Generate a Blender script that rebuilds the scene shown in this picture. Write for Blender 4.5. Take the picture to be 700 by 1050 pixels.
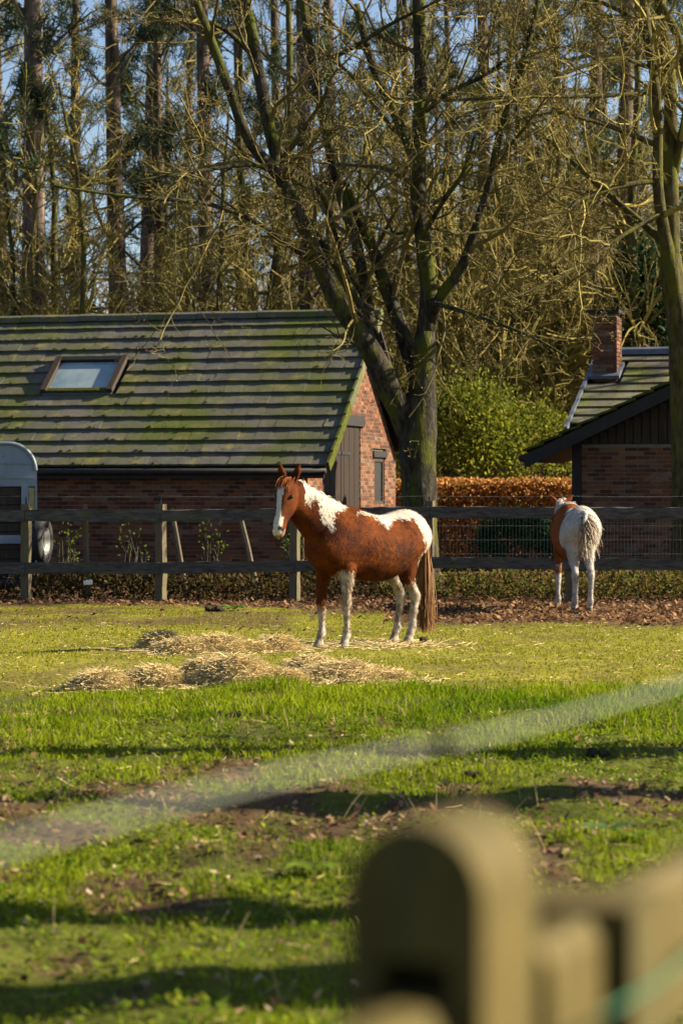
import bpy, math, random
import numpy as np
from mathutils import Matrix, Vector

# ------------------------------------------------------------------ camera, light, exposure
for o in list(bpy.data.objects):
    bpy.data.objects.remove(o)
S = bpy.context.scene
COL = S.collection
H, F, HY = 1.7, 2480.0, 500.0            # eye height, focal length in photo pixels, horizon row

cam_d = bpy.data.cameras.new('camera')
cam = bpy.data.objects.new('camera', cam_d)
COL.objects.link(cam)
cam.location = (0, 0, H)
cam.rotation_euler = (math.radians(90), 0, 0)
cam_d.sensor_fit = 'VERTICAL'
cam_d.sensor_height = 36.0
cam_d.sensor_width = 24.0
cam_d.lens = 36.0 * F / 1050.0
cam_d.shift_y = -(525.0 - HY) / 1050.0
cam_d.clip_start = 0.1
cam_d.clip_end = 2000
cam_d.dof.use_dof = True
cam_d.dof.focus_distance = 26.3
cam_d.dof.aperture_fstop = 3.1
S.camera = cam

SUN_AZ, SUN_EL = 8.0, 30.0              # azimuth from +X towards +Y, elevation
sd = Vector((math.cos(math.radians(SUN_EL)) * math.cos(math.radians(SUN_AZ)),
             math.cos(math.radians(SUN_EL)) * math.sin(math.radians(SUN_AZ)),
             math.sin(math.radians(SUN_EL))))
sun_l = bpy.data.lights.new('sun', 'SUN')
sun_l.energy = 5.0
sun_l.angle = math.radians(0.5)
sun_l.color = (1.0, 0.84, 0.59)
sun = bpy.data.objects.new('sun', sun_l)
COL.objects.link(sun)
sun.location = sd * 60
sun.rotation_euler = (-sd).to_track_quat('-Z', 'Y').to_euler()

W = bpy.data.worlds.new('World')
S.world = W
W.use_nodes = True
wn = W.node_tree.nodes
sky = wn.new('ShaderNodeTexSky')
sky.sky_type = 'NISHITA'
sky.sun_disc = False
sky.sun_elevation = math.radians(SUN_EL)
sky.sun_rotation = math.radians(90 - SUN_AZ)
sky.air_density = 0.8
sky.dust_density = 1.0
wn['Background'].inputs['Strength'].default_value = 0.05
W.node_tree.links.new(sky.outputs['Color'], wn['Background'].inputs['Color'])

S.view_settings.view_transform = 'Standard'
S.view_settings.look = 'None'
S.view_settings.gamma = 1.0
S.view_settings.use_curve_mapping = False
S.view_settings.exposure = 1.75

# ------------------------------------------------------------------ helpers
rng = np.random.default_rng(7)
random.seed(7)
R = math.radians


def px(x, y, d):
    """photo pixel at depth d -> world point"""
    return np.array([(x - 350) * d / F, d, H + (HY - y) * d / F])


def gpx(x, y):
    """photo pixel on the ground -> world (X, Y)"""
    d = H * F / (y - HY)
    return (x - 350) * d / F, d


_perm = {}


def vnoise(x, y, seed=0):
    if seed not in _perm:
        _perm[seed] = np.random.default_rng(1000 + seed).random((64, 64))
    g = _perm[seed]
    x = np.asarray(x, float); y = np.asarray(y, float)
    xi = np.floor(x).astype(int); yi = np.floor(y).astype(int)
    fx = x - xi; fy = y - yi
    fx = fx * fx * (3 - 2 * fx); fy = fy * fy * (3 - 2 * fy)
    a = g[xi % 64, yi % 64]; b = g[(xi + 1) % 64, yi % 64]
    c = g[xi % 64, (yi + 1) % 64]; d = g[(xi + 1) % 64, (yi + 1) % 64]
    return (a * (1 - fx) + b * fx) * (1 - fy) + (c * (1 - fx) + d * fx) * fy


def fbm(x, y, seed=0, oct=4):
    s = 0; a = 0.5; t = 0
    for i in range(oct):
        s = s + a * vnoise(x * 2 ** i + 17.3 * i, y * 2 ** i + 5.1 * i, seed + i)
        t += a; a *= 0.5
    return s / t


def gz(x, y):
    """ground height"""
    x = np.asarray(x, float); y = np.asarray(y, float)
    pad = np.clip((y - 4) / 4, 0, 1) * np.clip((46 - y) / 6, 0, 1)
    z = (fbm(x * 0.35, y * 0.35, 11, 3) - 0.5) * 0.12 + (fbm(x * 2.1, y * 2.1, 15, 3) - 0.5) * 0.17 * np.clip((22 - y) / 8, 0.25, 1)
    return z * pad


def mesh_np(name, V, faces, col=None, smooth=False):
    """faces: list of int arrays (n,k); col: per-vertex rgb"""
    me = bpy.data.meshes.new(name)
    V = np.asarray(V, np.float32)
    me.vertices.add(len(V)); me.vertices.foreach_set('co', V.ravel())
    loops = np.concatenate([f.ravel() for f in faces]).astype(np.int32)
    sizes = np.concatenate([np.full(len(f), f.shape[1], np.int32) for f in faces])
    starts = np.concatenate([[0], np.cumsum(sizes)[:-1]]).astype(np.int32)
    me.loops.add(len(loops)); me.loops.foreach_set('vertex_index', loops)
    me.polygons.add(len(sizes)); me.polygons.foreach_set('loop_start', starts)
    me.polygons.foreach_set('loop_total', sizes)
    me.polygons.foreach_set('use_smooth', np.full(len(sizes), bool(smooth)))
    me.update(calc_edges=True)
    if col is not None:
        a = me.color_attributes.new('Col', 'FLOAT_COLOR', 'POINT')
        c = np.ones((len(V), 4), np.float32); c[:, :3] = col
        a.data.foreach_set('color', c.ravel())
    me.validate()
    return me


class Geo:
    """collects geometry for ONE mesh"""
    def __init__(self):
        self.V = []; self.Fq = []; self.Ft = []; self.C = []; self.n = 0

    def add(self, V, q=None, t=None, col=None):
        V = np.asarray(V, float).reshape(-1, 3)
        if q is not None and len(q): self.Fq.append(np.asarray(q) + self.n)
        if t is not None and len(t): self.Ft.append(np.asarray(t) + self.n)
        self.V.append(V); self.n += len(V)
        c = np.ones((len(V), 3)) if col is None else np.broadcast_to(np.asarray(col, float), (len(V), 3))
        self.C.append(c)
        return self

    def box(self, lo, hi, col=None, M=None):
        lo = np.array(lo, float); hi = np.array(hi, float)
        v = np.array([[lo[0], lo[1], lo[2]], [hi[0], lo[1], lo[2]], [hi[0], hi[1], lo[2]], [lo[0], hi[1], lo[2]],
                      [lo[0], lo[1], hi[2]], [hi[0], lo[1], hi[2]], [hi[0], hi[1], hi[2]], [lo[0], hi[1], hi[2]]])
        if M is not None: v = M(v)
        return self.add(v, BOXQ, None, col)

    def prism(self, pts, ax0, ax1, fn, col=None):
        """polygon pts (2D list) extruded between ax0 and ax1; fn(a,b,t)->xyz"""
        n = len(pts)
        v = [fn(p[0], p[1], ax0) for p in pts] + [fn(p[0], p[1], ax1) for p in pts]
        q = [[i, (i + 1) % n, n + (i + 1) % n, n + i] for i in range(n)]
        t = [[0, i + 1, i] for i in range(1, n - 1)] + [[n, n + i, n + i + 1] for i in range(1, n - 1)]
        return self.add(v, q, t, col)

    def tubes(self, P, Rr, sides=4, col=None, cap=False):
        P = np.asarray(P, float); Rr = np.asarray(Rr, float)
        if P.ndim == 2: P = P[None]; Rr = Rr[None]
        M, N = P.shape[:2]
        T = np.gradient(P, axis=1)
        T /= np.linalg.norm(T, axis=2, keepdims=True) + 1e-9
        mean = P[:, -1] - P[:, 0]
        ref = np.where(np.abs(mean[:, 2:3]) > 0.75 * np.linalg.norm(mean, axis=1, keepdims=True), [[1.0, 0.13, 0.0]], [[0.05, 0.1, 1.0]])
        A = np.cross(T, ref[:, None, :]); A /= np.linalg.norm(A, axis=2, keepdims=True) + 1e-9
        B = np.cross(T, A)
        ang = np.arange(sides) * 2 * np.pi / sides
        V = P[:, :, None, :] + Rr[:, :, None, None] * (np.cos(ang)[None, None, :, None] * A[:, :, None, :] + np.sin(ang)[None, None, :, None] * B[:, :, None, :])
        i = np.arange(N - 1)[:, None] * sides; k = np.arange(sides)[None, :]; k2 = (k + 1) % sides
        q = np.stack([i + k, i + k2, i + sides + k2, i + sides + k], -1).reshape(-1, 4)
        q = (q[None] + (np.arange(M) * N * sides)[:, None, None]).reshape(-1, 4)
        c = None
        if col is not None:
            c = np.asarray(col, float)
            if c.ndim == 2: c = np.repeat(c, N * sides, axis=0)
        t = []
        if cap and M == 1:
            t = [[0, j + 1, j] for j in range(1, sides - 1)]
            b = (N - 1) * sides
            t += [[b, b + j, b + j + 1] for j in range(1, sides - 1)]
        return self.add(V.reshape(-1, 3), q, t, c)

    def leaves(self, P, D, U, L, Wd, col):
        """diamond leaves: base P, direction D, side U"""
        L = np.asarray(L)[:, None]; Wd = np.asarray(Wd)[:, None]
        v = np.stack([P, P + D * L * 0.5 + U * Wd * 0.5, P + D * L, P + D * L * 0.5 - U * Wd * 0.5], 1)
        n = len(P)
        return self.add(v.reshape(-1, 3), np.arange(4 * n).reshape(n, 4), None, np.repeat(col, 4, axis=0))

    def mesh(self, name, smooth=False, color=True):
        fs = []
        if self.Fq: fs.append(np.concatenate(self.Fq))
        if self.Ft: fs.append(np.concatenate([np.asarray(t).reshape(-1, 3) for t in self.Ft]))
        return mesh_np(name, np.concatenate(self.V), fs, np.concatenate(self.C) if color else None, smooth)


BOXQ = np.array([[0, 3, 2, 1], [4, 5, 6, 7], [0, 1, 5, 4], [1, 2, 6, 5], [2, 3, 7, 6], [3, 0, 4, 7]])


def link(name, data, m=None):
    o = bpy.data.objects.new(name, data)
    COL.objects.link(o)
    if m is not None and data is not None:
        if len(data.materials) == 0: data.materials.append(m)
    return o


def tag(o, label, cat, group=None):
    o['label'] = label; o['category'] = cat
    if group: o['group'] = group
    return o


def thing(name, label, cat, loc=(0, 0, 0), group=None, rotz=0, scale=None):
    o = link(name, None)
    o.empty_display_size = 0.2
    o.location = loc; o.rotation_euler = (0, 0, rotz)
    if scale is not None: o.scale = scale
    return tag(o, label, cat, group)


def part(name, geo, m, root, smooth=False, world=True, kind=None):
    me = geo.mesh(name, smooth) if isinstance(geo, Geo) else geo
    o = link(name, me, m)
    o.parent = root
    if world and root.type == 'EMPTY':
        o.matrix_parent_inverse = Matrix.Translation(-Vector(root.location))
    if kind: o['kind'] = kind
    return o


def struct(name, geo, m, smooth=False):
    o = link(name, geo.mesh(name, smooth) if isinstance(geo, Geo) else geo, m)
    o['kind'] = 'structure'
    return o


def stuff(name, geo, m, label, cat, smooth=False):
    o = link(name, geo.mesh(name, smooth) if isinstance(geo, Geo) else geo, m)
    o['kind'] = 'stuff'
    return tag(o, label, cat)


def copy_thing(root, loc, rotz=0, scale=None, label=None, group=None):
    r = root.copy(); COL.objects.link(r)
    r.location = loc; r.rotation_euler = (0, 0, rotz)
    if scale is not None: r.scale = scale
    if label: r['label'] = label
    if group: r['group'] = group
    for ch in list(root.children):
        c = ch.copy(); COL.objects.link(c); c.parent = r
        for g in ch.children:
            d = g.copy(); COL.objects.link(d); d.parent = c
    return r


# ------------------------------------------------------------------ materials
def mat(name, cols, scale=6.0, rough=0.85, bump=0.0, bscale=None, attr=False, pos=True, stretch=(1, 1, 1),
        trans=0.0, spec=0.25, detail=6, lo=0.32, hi=0.68, metallic=0.0, layers=()):
    m = bpy.data.materials.new(name); m.use_nodes = True
    nt = m.node_tree; n = nt.nodes; l = nt.links
    b = n['Principled BSDF']
    b.inputs['Roughness'].default_value = rough
    b.inputs['Specular IOR Level'].default_value = spec
    b.inputs['Metallic'].default_value = metallic
    if pos:
        co = n.new('ShaderNodeNewGeometry').outputs['Position']
    else:
        co = n.new('ShaderNodeTexCoord').outputs['Object']
    mp = n.new('ShaderNodeMapping'); mp.inputs['Scale'].default_value = stretch
    l.new(co, mp.inputs['Vector'])

    def noise(sc, det=detail, dist=0.0):
        t = n.new('ShaderNodeTexNoise'); t.inputs['Scale'].default_value = sc
        t.inputs['Detail'].default_value = det; t.inputs['Roughness'].default_value = 0.62
        t.inputs['Distortion'].default_value = dist
        l.new(mp.outputs['Vector'], t.inputs['Vector'])
        return t.outputs['Fac']

    def ramp(fac, cs, a, z):
        r = n.new('ShaderNodeValToRGB'); e = r.color_ramp.elements
        k = len(cs)
        while len(e) < k: e.new(0.5)
        for i, c in enumerate(cs):
            e[i].position = a + (z - a) * i / max(1, k - 1)
            e[i].color = (*c, 1)
        l.new(fac, r.inputs['Fac'])
        return r.outputs['Color']
    c = ramp(noise(scale), cols, lo, hi) if len(cols) > 1 else None
    if c is None:
        rgb = n.new('ShaderNodeRGB'); rgb.outputs[0].default_value = (*cols[0], 1); c = rgb.outputs[0]
    for (lc, ls, a, z) in layers:                # patches of another colour laid over
        f = ramp(noise(ls, 5), [(0, 0, 0), (1, 1, 1)], a, z)
        mx = n.new('ShaderNodeMix'); mx.data_type = 'RGBA'
        l.new(f, mx.inputs['Factor']); l.new(c, mx.inputs[6]); mx.inputs[7].default_value = (*lc, 1)
        c = mx.outputs[2]
    if attr:
        a = n.new('ShaderNodeAttribute'); a.attribute_name = 'Col'
        mx = n.new('ShaderNodeMix'); mx.data_type = 'RGBA'; mx.blend_type = 'MULTIPLY'
        mx.inputs['Factor'].default_value = 1
        l.new(a.outputs['Color'], mx.inputs[6]); l.new(c, mx.inputs[7]); c = mx.outputs[2]
    l.new(c, b.inputs['Base Color'])
    if bump:
        bp = n.new('ShaderNodeBump'); bp.inputs['Strength'].default_value = bump
        bp.inputs['Distance'].default_value = 0.03
        l.new(noise(bscale or scale * 4), bp.inputs['Height'])
        l.new(bp.outputs['Normal'], b.inputs['Normal'])
    if trans:
        tr = n.new('ShaderNodeBsdfTranslucent'); ms = n.new('ShaderNodeMixShader')
        ms.inputs['Fac'].default_value = trans
        l.new(c, tr.inputs['Color']); l.new(b.outputs[0], ms.inputs[1]); l.new(tr.outputs[0], ms.inputs[2])
        l.new(ms.outputs[0], n['Material Output'].inputs['Surface'])
    return m


WH = [(1, 1, 1)]
VAR = [(0.7, 0.7, 0.7), (1, 1, 1), (1.25, 1.22, 1.15)]
m_ground = mat('ground_soil', VAR, 9, 0.95, 0.9, 14, attr=True, spec=0.1)
m_blade = mat('grass_blade', VAR, 3, 0.9, attr=True, trans=0.45, spec=0.03)
m_leaf = mat('dead_leaf', VAR, 20, 0.8, attr=True, trans=0.3, spec=0.15)
m_green = mat('green_leaf', VAR, 9, 0.7, attr=True, trans=0.4, spec=0.1)
m_hay = mat('hay_straw', VAR, 30, 0.8, attr=True, trans=0.15, spec=0.2)
m_brick = mat('brick', VAR, 60, 0.9, 0.4, 160, attr=True, spec=0.15)
m_mortar = mat('mortar', [(0.13, 0.112, 0.09), (0.23, 0.205, 0.165)], 8, 0.95, 0.3, 60)
m_roof = mat('mossy_roof_tile', [(0.065, 0.066, 0.062), (0.12, 0.114, 0.098)], 2.2, 0.85, 0.5, 45, attr=True, spec=0.2,
             layers=[((0.075, 0.09, 0.02), 0.8, 0.43, 0.62), ((0.19, 0.165, 0.05), 2.6, 0.55, 0.74), ((0.035, 0.05, 0.012), 7.0, 0.6, 0.72)])
m_moss = mat('moss', [(0.04, 0.052, 0.012), (0.10, 0.105, 0.025)], 14, 0.95, 0.8, 60, spec=0.05)
m_darkwood = mat('dark_boards', [(0.022, 0.017, 0.014), (0.055, 0.04, 0.03)], 5, 0.75, 0.3, 30, stretch=(6, 6, 0.6))
m_doorwood = mat('barn_door_boards', [(0.010, 0.006, 0.005), (0.026, 0.015, 0.01)], 4, 0.75, 0.4, 25, stretch=(8, 8, 0.5))
m_black = mat('black_paint_and_dark_inside', [(0.012, 0.012, 0.013), (0.022, 0.022, 0.024)], 8, 0.6, 0.1)  # black paint, also used for the dark inside of window and trailer
m_lead = mat('lead_flashing', [(0.07, 0.085, 0.12), (0.12, 0.14, 0.19)], 9, 0.45, 0.2, spec=0.5)
m_fence = mat('weathered_fence_wood', [(0.03, 0.03, 0.03), (0.065, 0.063, 0.06), (0.105, 0.1, 0.094)], 10, 0.9, 0.6, 40, stretch=(0.5, 3, 3),
              layers=[((0.2, 0.21, 0.19), 22, 0.64, 0.7), ((0.07, 0.09, 0.03), 3, 0.55, 0.7)])
m_post = mat('weathered_post_wood', [(0.075, 0.062, 0.045), (0.15, 0.12, 0.085)], 10, 0.9, 0.6, 40, stretch=(4, 4, 0.6),
             layers=[((0.10, 0.12, 0.03), 4, 0.5, 0.7)])
m_newpost = mat('yellowed_fence_post', [(0.045, 0.034, 0.008), (0.08, 0.06, 0.013), (0.105, 0.08, 0.018)], 22, 0.75, 0.3, 30, stretch=(4, 4, 0.5), layers=[((0.05, 0.05, 0.02), 9, 0.5, 0.7)])
m_wire = mat('galvanised_wire', [(0.2, 0.21, 0.21), (0.3, 0.3, 0.3)], 20, 0.45, metallic=0.6)
m_bark = mat('mossy_bark', [(0.012, 0.011, 0.009), (0.035, 0.031, 0.024), (0.07, 0.065, 0.055)], 9, 0.95, 1.0, 26, stretch=(1.6, 1.6, 0.5), spec=0.1,
             layers=[((0.065, 0.075, 0.012), 2.2, 0.47, 0.6), ((0.10, 0.115, 0.095), 11, 0.62, 0.72)])
m_bark_y = mat('algae_covered_bark', [(0.025, 0.023, 0.012), (0.06, 0.054, 0.025), (0.11, 0.1, 0.04)], 9, 0.95, 0.8, 26, stretch=(1.6, 1.6, 0.5), spec=0.1,
               layers=[((0.085, 0.09, 0.012), 2.4, 0.5, 0.64)])
m_twig = mat('twig_bark', VAR, 2.0, 0.8, attr=True, spec=0.2)
m_pinebark = mat('pine_bark', [(0.035, 0.028, 0.027), (0.1, 0.078, 0.068), (0.2, 0.145, 0.11)], 5, 0.95, 1.0, 14, stretch=(1.5, 1.5, 0.35), spec=0.1)
m_needle = mat('conifer_needles', VAR, 1.0, 0.6, attr=True, trans=0.2, spec=0.25)
m_coat = mat('horse_coat', [(0.75, 0.75, 0.75), (1, 1, 1), (1.18, 1.16, 1.12)], 26, 0.75, 0.5, 80, attr=True, spec=0.08, pos=False)
m_hair = mat('horse_hair', VAR, 40, 0.7, attr=True, spec=0.08, trans=0.1)
m_eye = mat('horse_eye', [(0.008, 0.006, 0.005)], 5, 0.12, spec=0.6)
m_trailer = mat('trailer_paint', [(0.15, 0.2, 0.26), (0.21, 0.265, 0.325)], 3, 0.5, 0.08, 40, spec=0.4,
                layers=[((0.12, 0.13, 0.12), 7, 0.6, 0.75)])
m_tyre = mat('tyre_rubber', [(0.018, 0.018, 0.02), (0.035, 0.035, 0.036)], 20, 0.8)
m_rim = mat('wheel_rim', [(0.14, 0.15, 0.16), (0.22, 0.22, 0.23)], 12, 0.45, metallic=0.3)
m_clod = mat('dung', [(0.015, 0.012, 0.008), (0.05, 0.038, 0.022)], 30, 0.95, 0.8, 90)
m_white = mat('white_plastic', [(0.6, 0.6, 0.6), (0.75, 0.75, 0.75)], 8, 0.5)
m_tape = mat('fence_tape', [(0.2, 0.22, 0.2), (0.29, 0.31, 0.28)], 40, 0.6)
m_cord = mat('green_cord', [(0.02, 0.10, 0.05), (0.03, 0.15, 0.08)], 40, 0.6)


m_glass_sky = mat('glass_painted_sky', [(0.14, 0.22, 0.28), (0.24, 0.32, 0.36), (0.32, 0.38, 0.4)], 1.6, 0.12, spec=0.9, layers=[((0.08, 0.10, 0.03), 7, 0.66, 0.74)])  # pale blue base colour paints in reflected sky; sparse moss specks over it

# ------------------------------------------------------------------ ground
def zones(x, y):
    """mud amount, dryness, leaf litter amount"""
    n1 = fbm(x * 0.9, y * 0.45, 21, 4); n2 = fbm(x * 3.1, y * 1.6, 31, 3)
    near = np.clip((20.0 - y) / 1.5, 0, 1)
    mud = np.clip((n1 * 0.45 + n2 * 0.55 - 0.525) * 9, 0, 1)
    mud = mud * np.where(y < 15.5, 1.0, 0.5)
    mud = np.maximum(mud, 0.85 * np.clip((fbm(x * 0.8 + 3, y * 0.8, 41, 3) - 0.44) * 6, 0, 1) * np.clip((y - 28) / 2, 0, 1))
    edge = 30.6 - 0.35 * np.clip(x, -4, 4) + 1.4 * (fbm(x * 0.8, y * 0.8, 45) - 0.5)
    edge = np.where(x < 0.6, edge + 2.6, edge)
    lit = np.clip((y - edge) / 0.8, 0, 1)
    dry = np.clip((y - 19.5) / 2, 0, 1)
    return mud, dry, lit, near


gx = np.unique(np.concatenate([[-600, -300, -150, -80, -45, -28, -20], np.arange(-15, -4, 0.5), np.arange(-4, 5.6, 0.085), np.arange(5.6, 14, 0.5), [18, 25, 40, 70, 140, 300, 600]]))
gy = np.unique(np.concatenate([[-60, -20, -5, 0, 3, 5], np.arange(6.5, 22, 0.085), np.arange(22, 38, 0.12), np.arange(38, 60, 1.0), np.arange(60, 130, 10), [150, 200, 350, 700, 1400]]))
GX, GY = np.meshgrid(gx, gy)
GZ = gz(GX, GY)
mud, dry, lit, near = zones(GX, GY)
g_green = np.array([0.065, 0.078, 0.01]); g_dry = np.array([0.23, 0.21, 0.035]); g_mud = np.array([0.065, 0.042, 0.022]); g_lit = np.array([0.10, 0.06, 0.035])
mixn = fbm(GX * 2.3, GY * 2.3, 51)[..., None]
gc = g_green * (1 - dry[..., None]) + (g_dry * (0.3 + 0.7 * mixn) + g_green * 0.7 * (1 - mixn)) * dry[..., None]
gc = gc * (1 - mud[..., None]) + g_mud * mud[..., None]
gc = gc * (1 - lit[..., None]) + g_lit * lit[..., None]
ny, nx = GX.shape
ii = np.arange(ny - 1)[:, None] * nx + np.arange(nx - 1)[None, :]
gq = np.stack([ii, ii + 1, ii + nx + 1, ii + nx], -1).reshape(-1, 4)
ground = link('ground', mesh_np('ground', np.stack([GX, GY, GZ], -1).reshape(-1, 3), [gq], gc.reshape(-1, 3), True), m_ground)
ground['kind'] = 'structure'


def scatter(y0, y1, dens, pad=1.7):
    n = int(dens * ((y1 ** 2 - y0 ** 2) * 0.1412 + 2 * pad * (y1 - y0)))
    y = y0 + (y1 - y0) * rng.random(int(n * 2.2))
    w = 0.1412 * y + pad; wm = 0.1412 * y1 + pad
    y = y[rng.random(len(y)) < w / wm][:n]
    x = (rng.random(len(y)) * 2 - 1) * (0.1412 * y + pad)
    return x, y


def unit(v):
    return v / (np.linalg.norm(v, axis=-1, keepdims=True) + 1e-9)


def blades(G, x, y, ln, wd, col, lean=0.6):
    n = len(x)
    z = gz(x, y) - 0.004
    a = rng.random(n) * 2 * np.pi
    side = np.stack([np.cos(a), np.sin(a), np.zeros(n)], 1)
    ld = rng.normal(0, 1, (n, 2)) * lean
    d1 = unit(np.stack([ld[:, 0] * 0.6, ld[:, 1] * 0.6, np.ones(n)], 1))
    d2 = unit(np.stack([ld[:, 0] * 1.7, ld[:, 1] * 1.7, np.ones(n) * 0.75], 1))
    p = np.stack([x, y, z], 1)
    w = side * wd[:, None] * 0.5
    m = p + d1 * ln[:, None] * 0.55
    t = m + d2 * ln[:, None] * 0.45
    v = np.stack([p - w, p + w, m + w * 0.8, m - w * 0.8, t], 1).reshape(-1, 3)
    b = np.arange(n)[:, None] * 5
    G.add(v, b + np.array([[0, 1, 2, 3]]), b + np.array([[3, 2, 4]]), np.repeat(col, 5, axis=0))


def grass_cols(x, y, yellow=0.0):
    n = len(x)
    t = np.clip(fbm(x * 1.1, y * 0.7, 61) * 1.6 - 0.3 + rng.normal(0, 0.18, n), 0, 1)[:, None]
    c = np.array([0.055, 0.125, 0.004]) * (1 - t) + np.array([0.2, 0.26, 0.008]) * t
    yl = np.asarray(yellow)[:, None] if np.ndim(yellow) else yellow
    c = c * (1 - yl) + np.array([0.27, 0.25, 0.025]) * yl
    dryb = rng.random(n) < (0.03 + 0.12 * np.asarray(yellow))
    c[dryb] = np.array([0.33, 0.27, 0.13])
    return c * rng.uniform(0.75, 1.2, (n, 1))


G = Geo()
for (y0, y1, dens, l0, l1, w0, w1) in [(6.6, 10, 2600, 0.025, 0.07, 0.004, 0.009), (10, 14, 2100, 0.025, 0.075, 0.005, 0.01), (14, 20.4, 1500, 0.03, 0.08, 0.006, 0.012)]:
    x, y = scatter(y0, y1, dens)
    md, dr, li, ne = zones(x, y)
    cl = fbm(x * 1.6, y * 1.0, 71)
    keep = rng.random(len(x)) < np.clip((1 - md * 0.9) * (0.2 + 1.9 * (cl - 0.28)), 0.06, 1)
    x, y, cl = x[keep], y[keep], cl[keep]
    lush = np.clip((y - 14.5) / 2, 0.0, 1) * np.clip(0.5 + (x + 1) * 0.15, 0.2, 1)
    ln = rng.uniform(l0, l1, len(x)) * (0.15 + 1.8 * np.clip(cl - .1, 0, 1)) * (0.8 + 0.9 * lush)
    blades(G, x, y, ln, rng.uniform(w0, w1, len(x)), grass_cols(x, y, 0.3 * (1 - lush) * rng.random(len(x))), 0.55)
x, y = scatter(20.0, 34.5, 950, 1.7)
md, dr, li, ne = zones(x, y)
keep = rng.random(len(x)) < np.clip((1 - md * 0.8) * (1 - li * 0.9) * (fbm(x * 1.2, y, 72) * 1.6), 0.03, 1)
x, y = x[keep], y[keep]
blades(G, x, y, rng.uniform(0.015, 0.04, len(x)), rng.uniform(0.008, 0.016, len(x)), grass_cols(x, y, 0.62), 0.9)
stuff('paddock_grass', G, m_blade, 'short patchy green and yellowing grass covering the paddock', 'grass')

# low broad-leaved weeds woven into the near turf
G = Geo()
x, y = scatter(6.6, 18, 260)
md, dr, li, ne = zones(x, y)
keep = rng.random(len(x)) < np.clip(fbm(x * 1.3 + 9, y * 1.3, 81) * 2.4 - 0.75, 0.05, 1) * (1 - md * 0.7)
x, y = x[keep], y[keep]
for k in range(4):
    n = len(x); a = rng.random(n) * 2 * np.pi
    P = np.stack([x + rng.normal(0, 0.015, n), y + rng.normal(0, 0.015, n), gz(x, y) + rng.uniform(0.005, 0.03, n)], 1)
    D = unit(np.stack([np.cos(a), np.sin(a), rng.uniform(0.05, 0.9, n)], 1))
    U = unit(np.stack([-np.sin(a), np.cos(a), rng.normal(0, 0.25, n)], 1))
    L = rng.uniform(0.014, 0.04, n)
    c = np.array([0.10, 0.16, 0.01]) * rng.uniform(0.6, 1.5, (n, 1)); c[:, 0] *= rng.uniform(0.8, 1.5, n)
    G.leaves(P, D, U, L, L * rng.uniform(0.5, 0.9, n), c)
stuff('small_weeds', G, m_green, 'small round-leaved weeds growing through the near turf', 'weeds')

# fallen leaves and straw bits
G = Geo()
def litter(x, y, z0, Lr, cols, flat=0.5):
    n = len(x); a = rng.random(n) * 2 * np.pi
    P = np.stack([x, y, gz(x, y) + z0 * rng.random(n) + 0.004], 1)
    D = unit(np.stack([np.cos(a), np.sin(a), rng.normal(0, flat, n)], 1))
    U = unit(np.cross(D, np.stack([rng.normal(0, flat, n), rng.normal(0, flat, n), np.ones(n)], 1)))
    L = rng.uniform(*Lr, n)
    cols = np.array(cols)
    G.leaves(P, D, U, L, L * rng.uniform(0.45, 0.8, n), cols[rng.integers(0, len(cols), n)] * rng.uniform(0.6, 1.3, (n, 1)))
x, y = scatter(28.5, 36.8, 300, 1.8)
md, dr, li, ne = zones(x, y)
k = rng.random(len(x)) < np.maximum(li, 0.02)
litter(x[k], y[k], 0.03, (0.05, 0.1), [(0.13, 0.07, 0.035), (0.2, 0.11, 0.05), (0.3, 0.18, 0.1), (0.07, 0.045, 0.03)])
x, y = scatter(6.6, 18, 45)
litter(x, y, 0.01, (0.02, 0.06), [(0.2, 0.11, 0.06), (0.32, 0.22, 0.13), (0.12, 0.07, 0.04), (0.4, 0.33, 0.24)])
x, y = scatter(6.6, 18, 260)
md, dr, li, ne = zones(x, y); k = md > 0.35
litter(x[k], y[k], 0.012, (0.02, 0.06), [(0.16, 0.09, 0.05), (0.28, 0.2, 0.12), (0.08, 0.05, 0.03)])
stuff('fallen_leaves', G, m_leaf, 'brown fallen leaves strewn over bare soil along the fence', 'leaves')

# loose straw scattered on the turf
G = Geo()
def straw(x, y, z, L, w=0.006, flat=0.25):
    n = len(x); a = rng.random(n) * 2 * np.pi
    D = unit(np.stack([np.cos(a), np.sin(a), rng.normal(0, flat, n)], 1))
    P = np.stack([x, y, z], 1); B = rng.normal(0, 0.2, (n, 3))
    pts = np.stack([P - D * L[:, None] / 2, P + B * L[:, None] * 0.12, P + D * L[:, None] / 2], 1)
    c = np.array([0.7, 0.57, 0.3]) * rng.uniform(0.55, 1.15, (n, 1))
    G.tubes(pts, np.full((n, 3), w / 2), 3, c)
PILES = [(165, 669, .24, .17, 'small peaked heap of hay just beside the flat shaded heaps'),
         (186, 672, .30, .11, 'low flattened heap of hay lying in the shadow of the pinto horse'),
         (222, 671, .36, .12, 'wider greyish heap of hay lying in the shadow of the pinto horse'),
         (258, 670, .22, .07, 'thin scrap heap of hay between the shaded heaps and the horse'),
         (283, 669, .24, .12, 'small heap of hay closest to the front hooves of the pinto horse'),
         (102, 708, .26, .13, 'pale rounded heap of hay at the end of the front row'),
         (157, 706, .27, .15, 'dark-sided domed heap of hay second in the front row'),
         (211, 699, .22, .16, 'half hidden heap of hay behind the largest mound'),
         (240, 706, .34, .19, 'largest mound of hay in the front row, spilling to the right'),
         (285, 705, .26, .09, 'flat spread of hay right of the largest mound'),
         (318, 698, .26, .14, 'upright tuft of hay behind the long loose spread'),
         (350, 703, .42, .13, 'long loose spread of hay below the legs of the pinto horse'),
         (398, 702, .18, .07, 'last small wisp of hay beside the long loose spread')]
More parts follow.
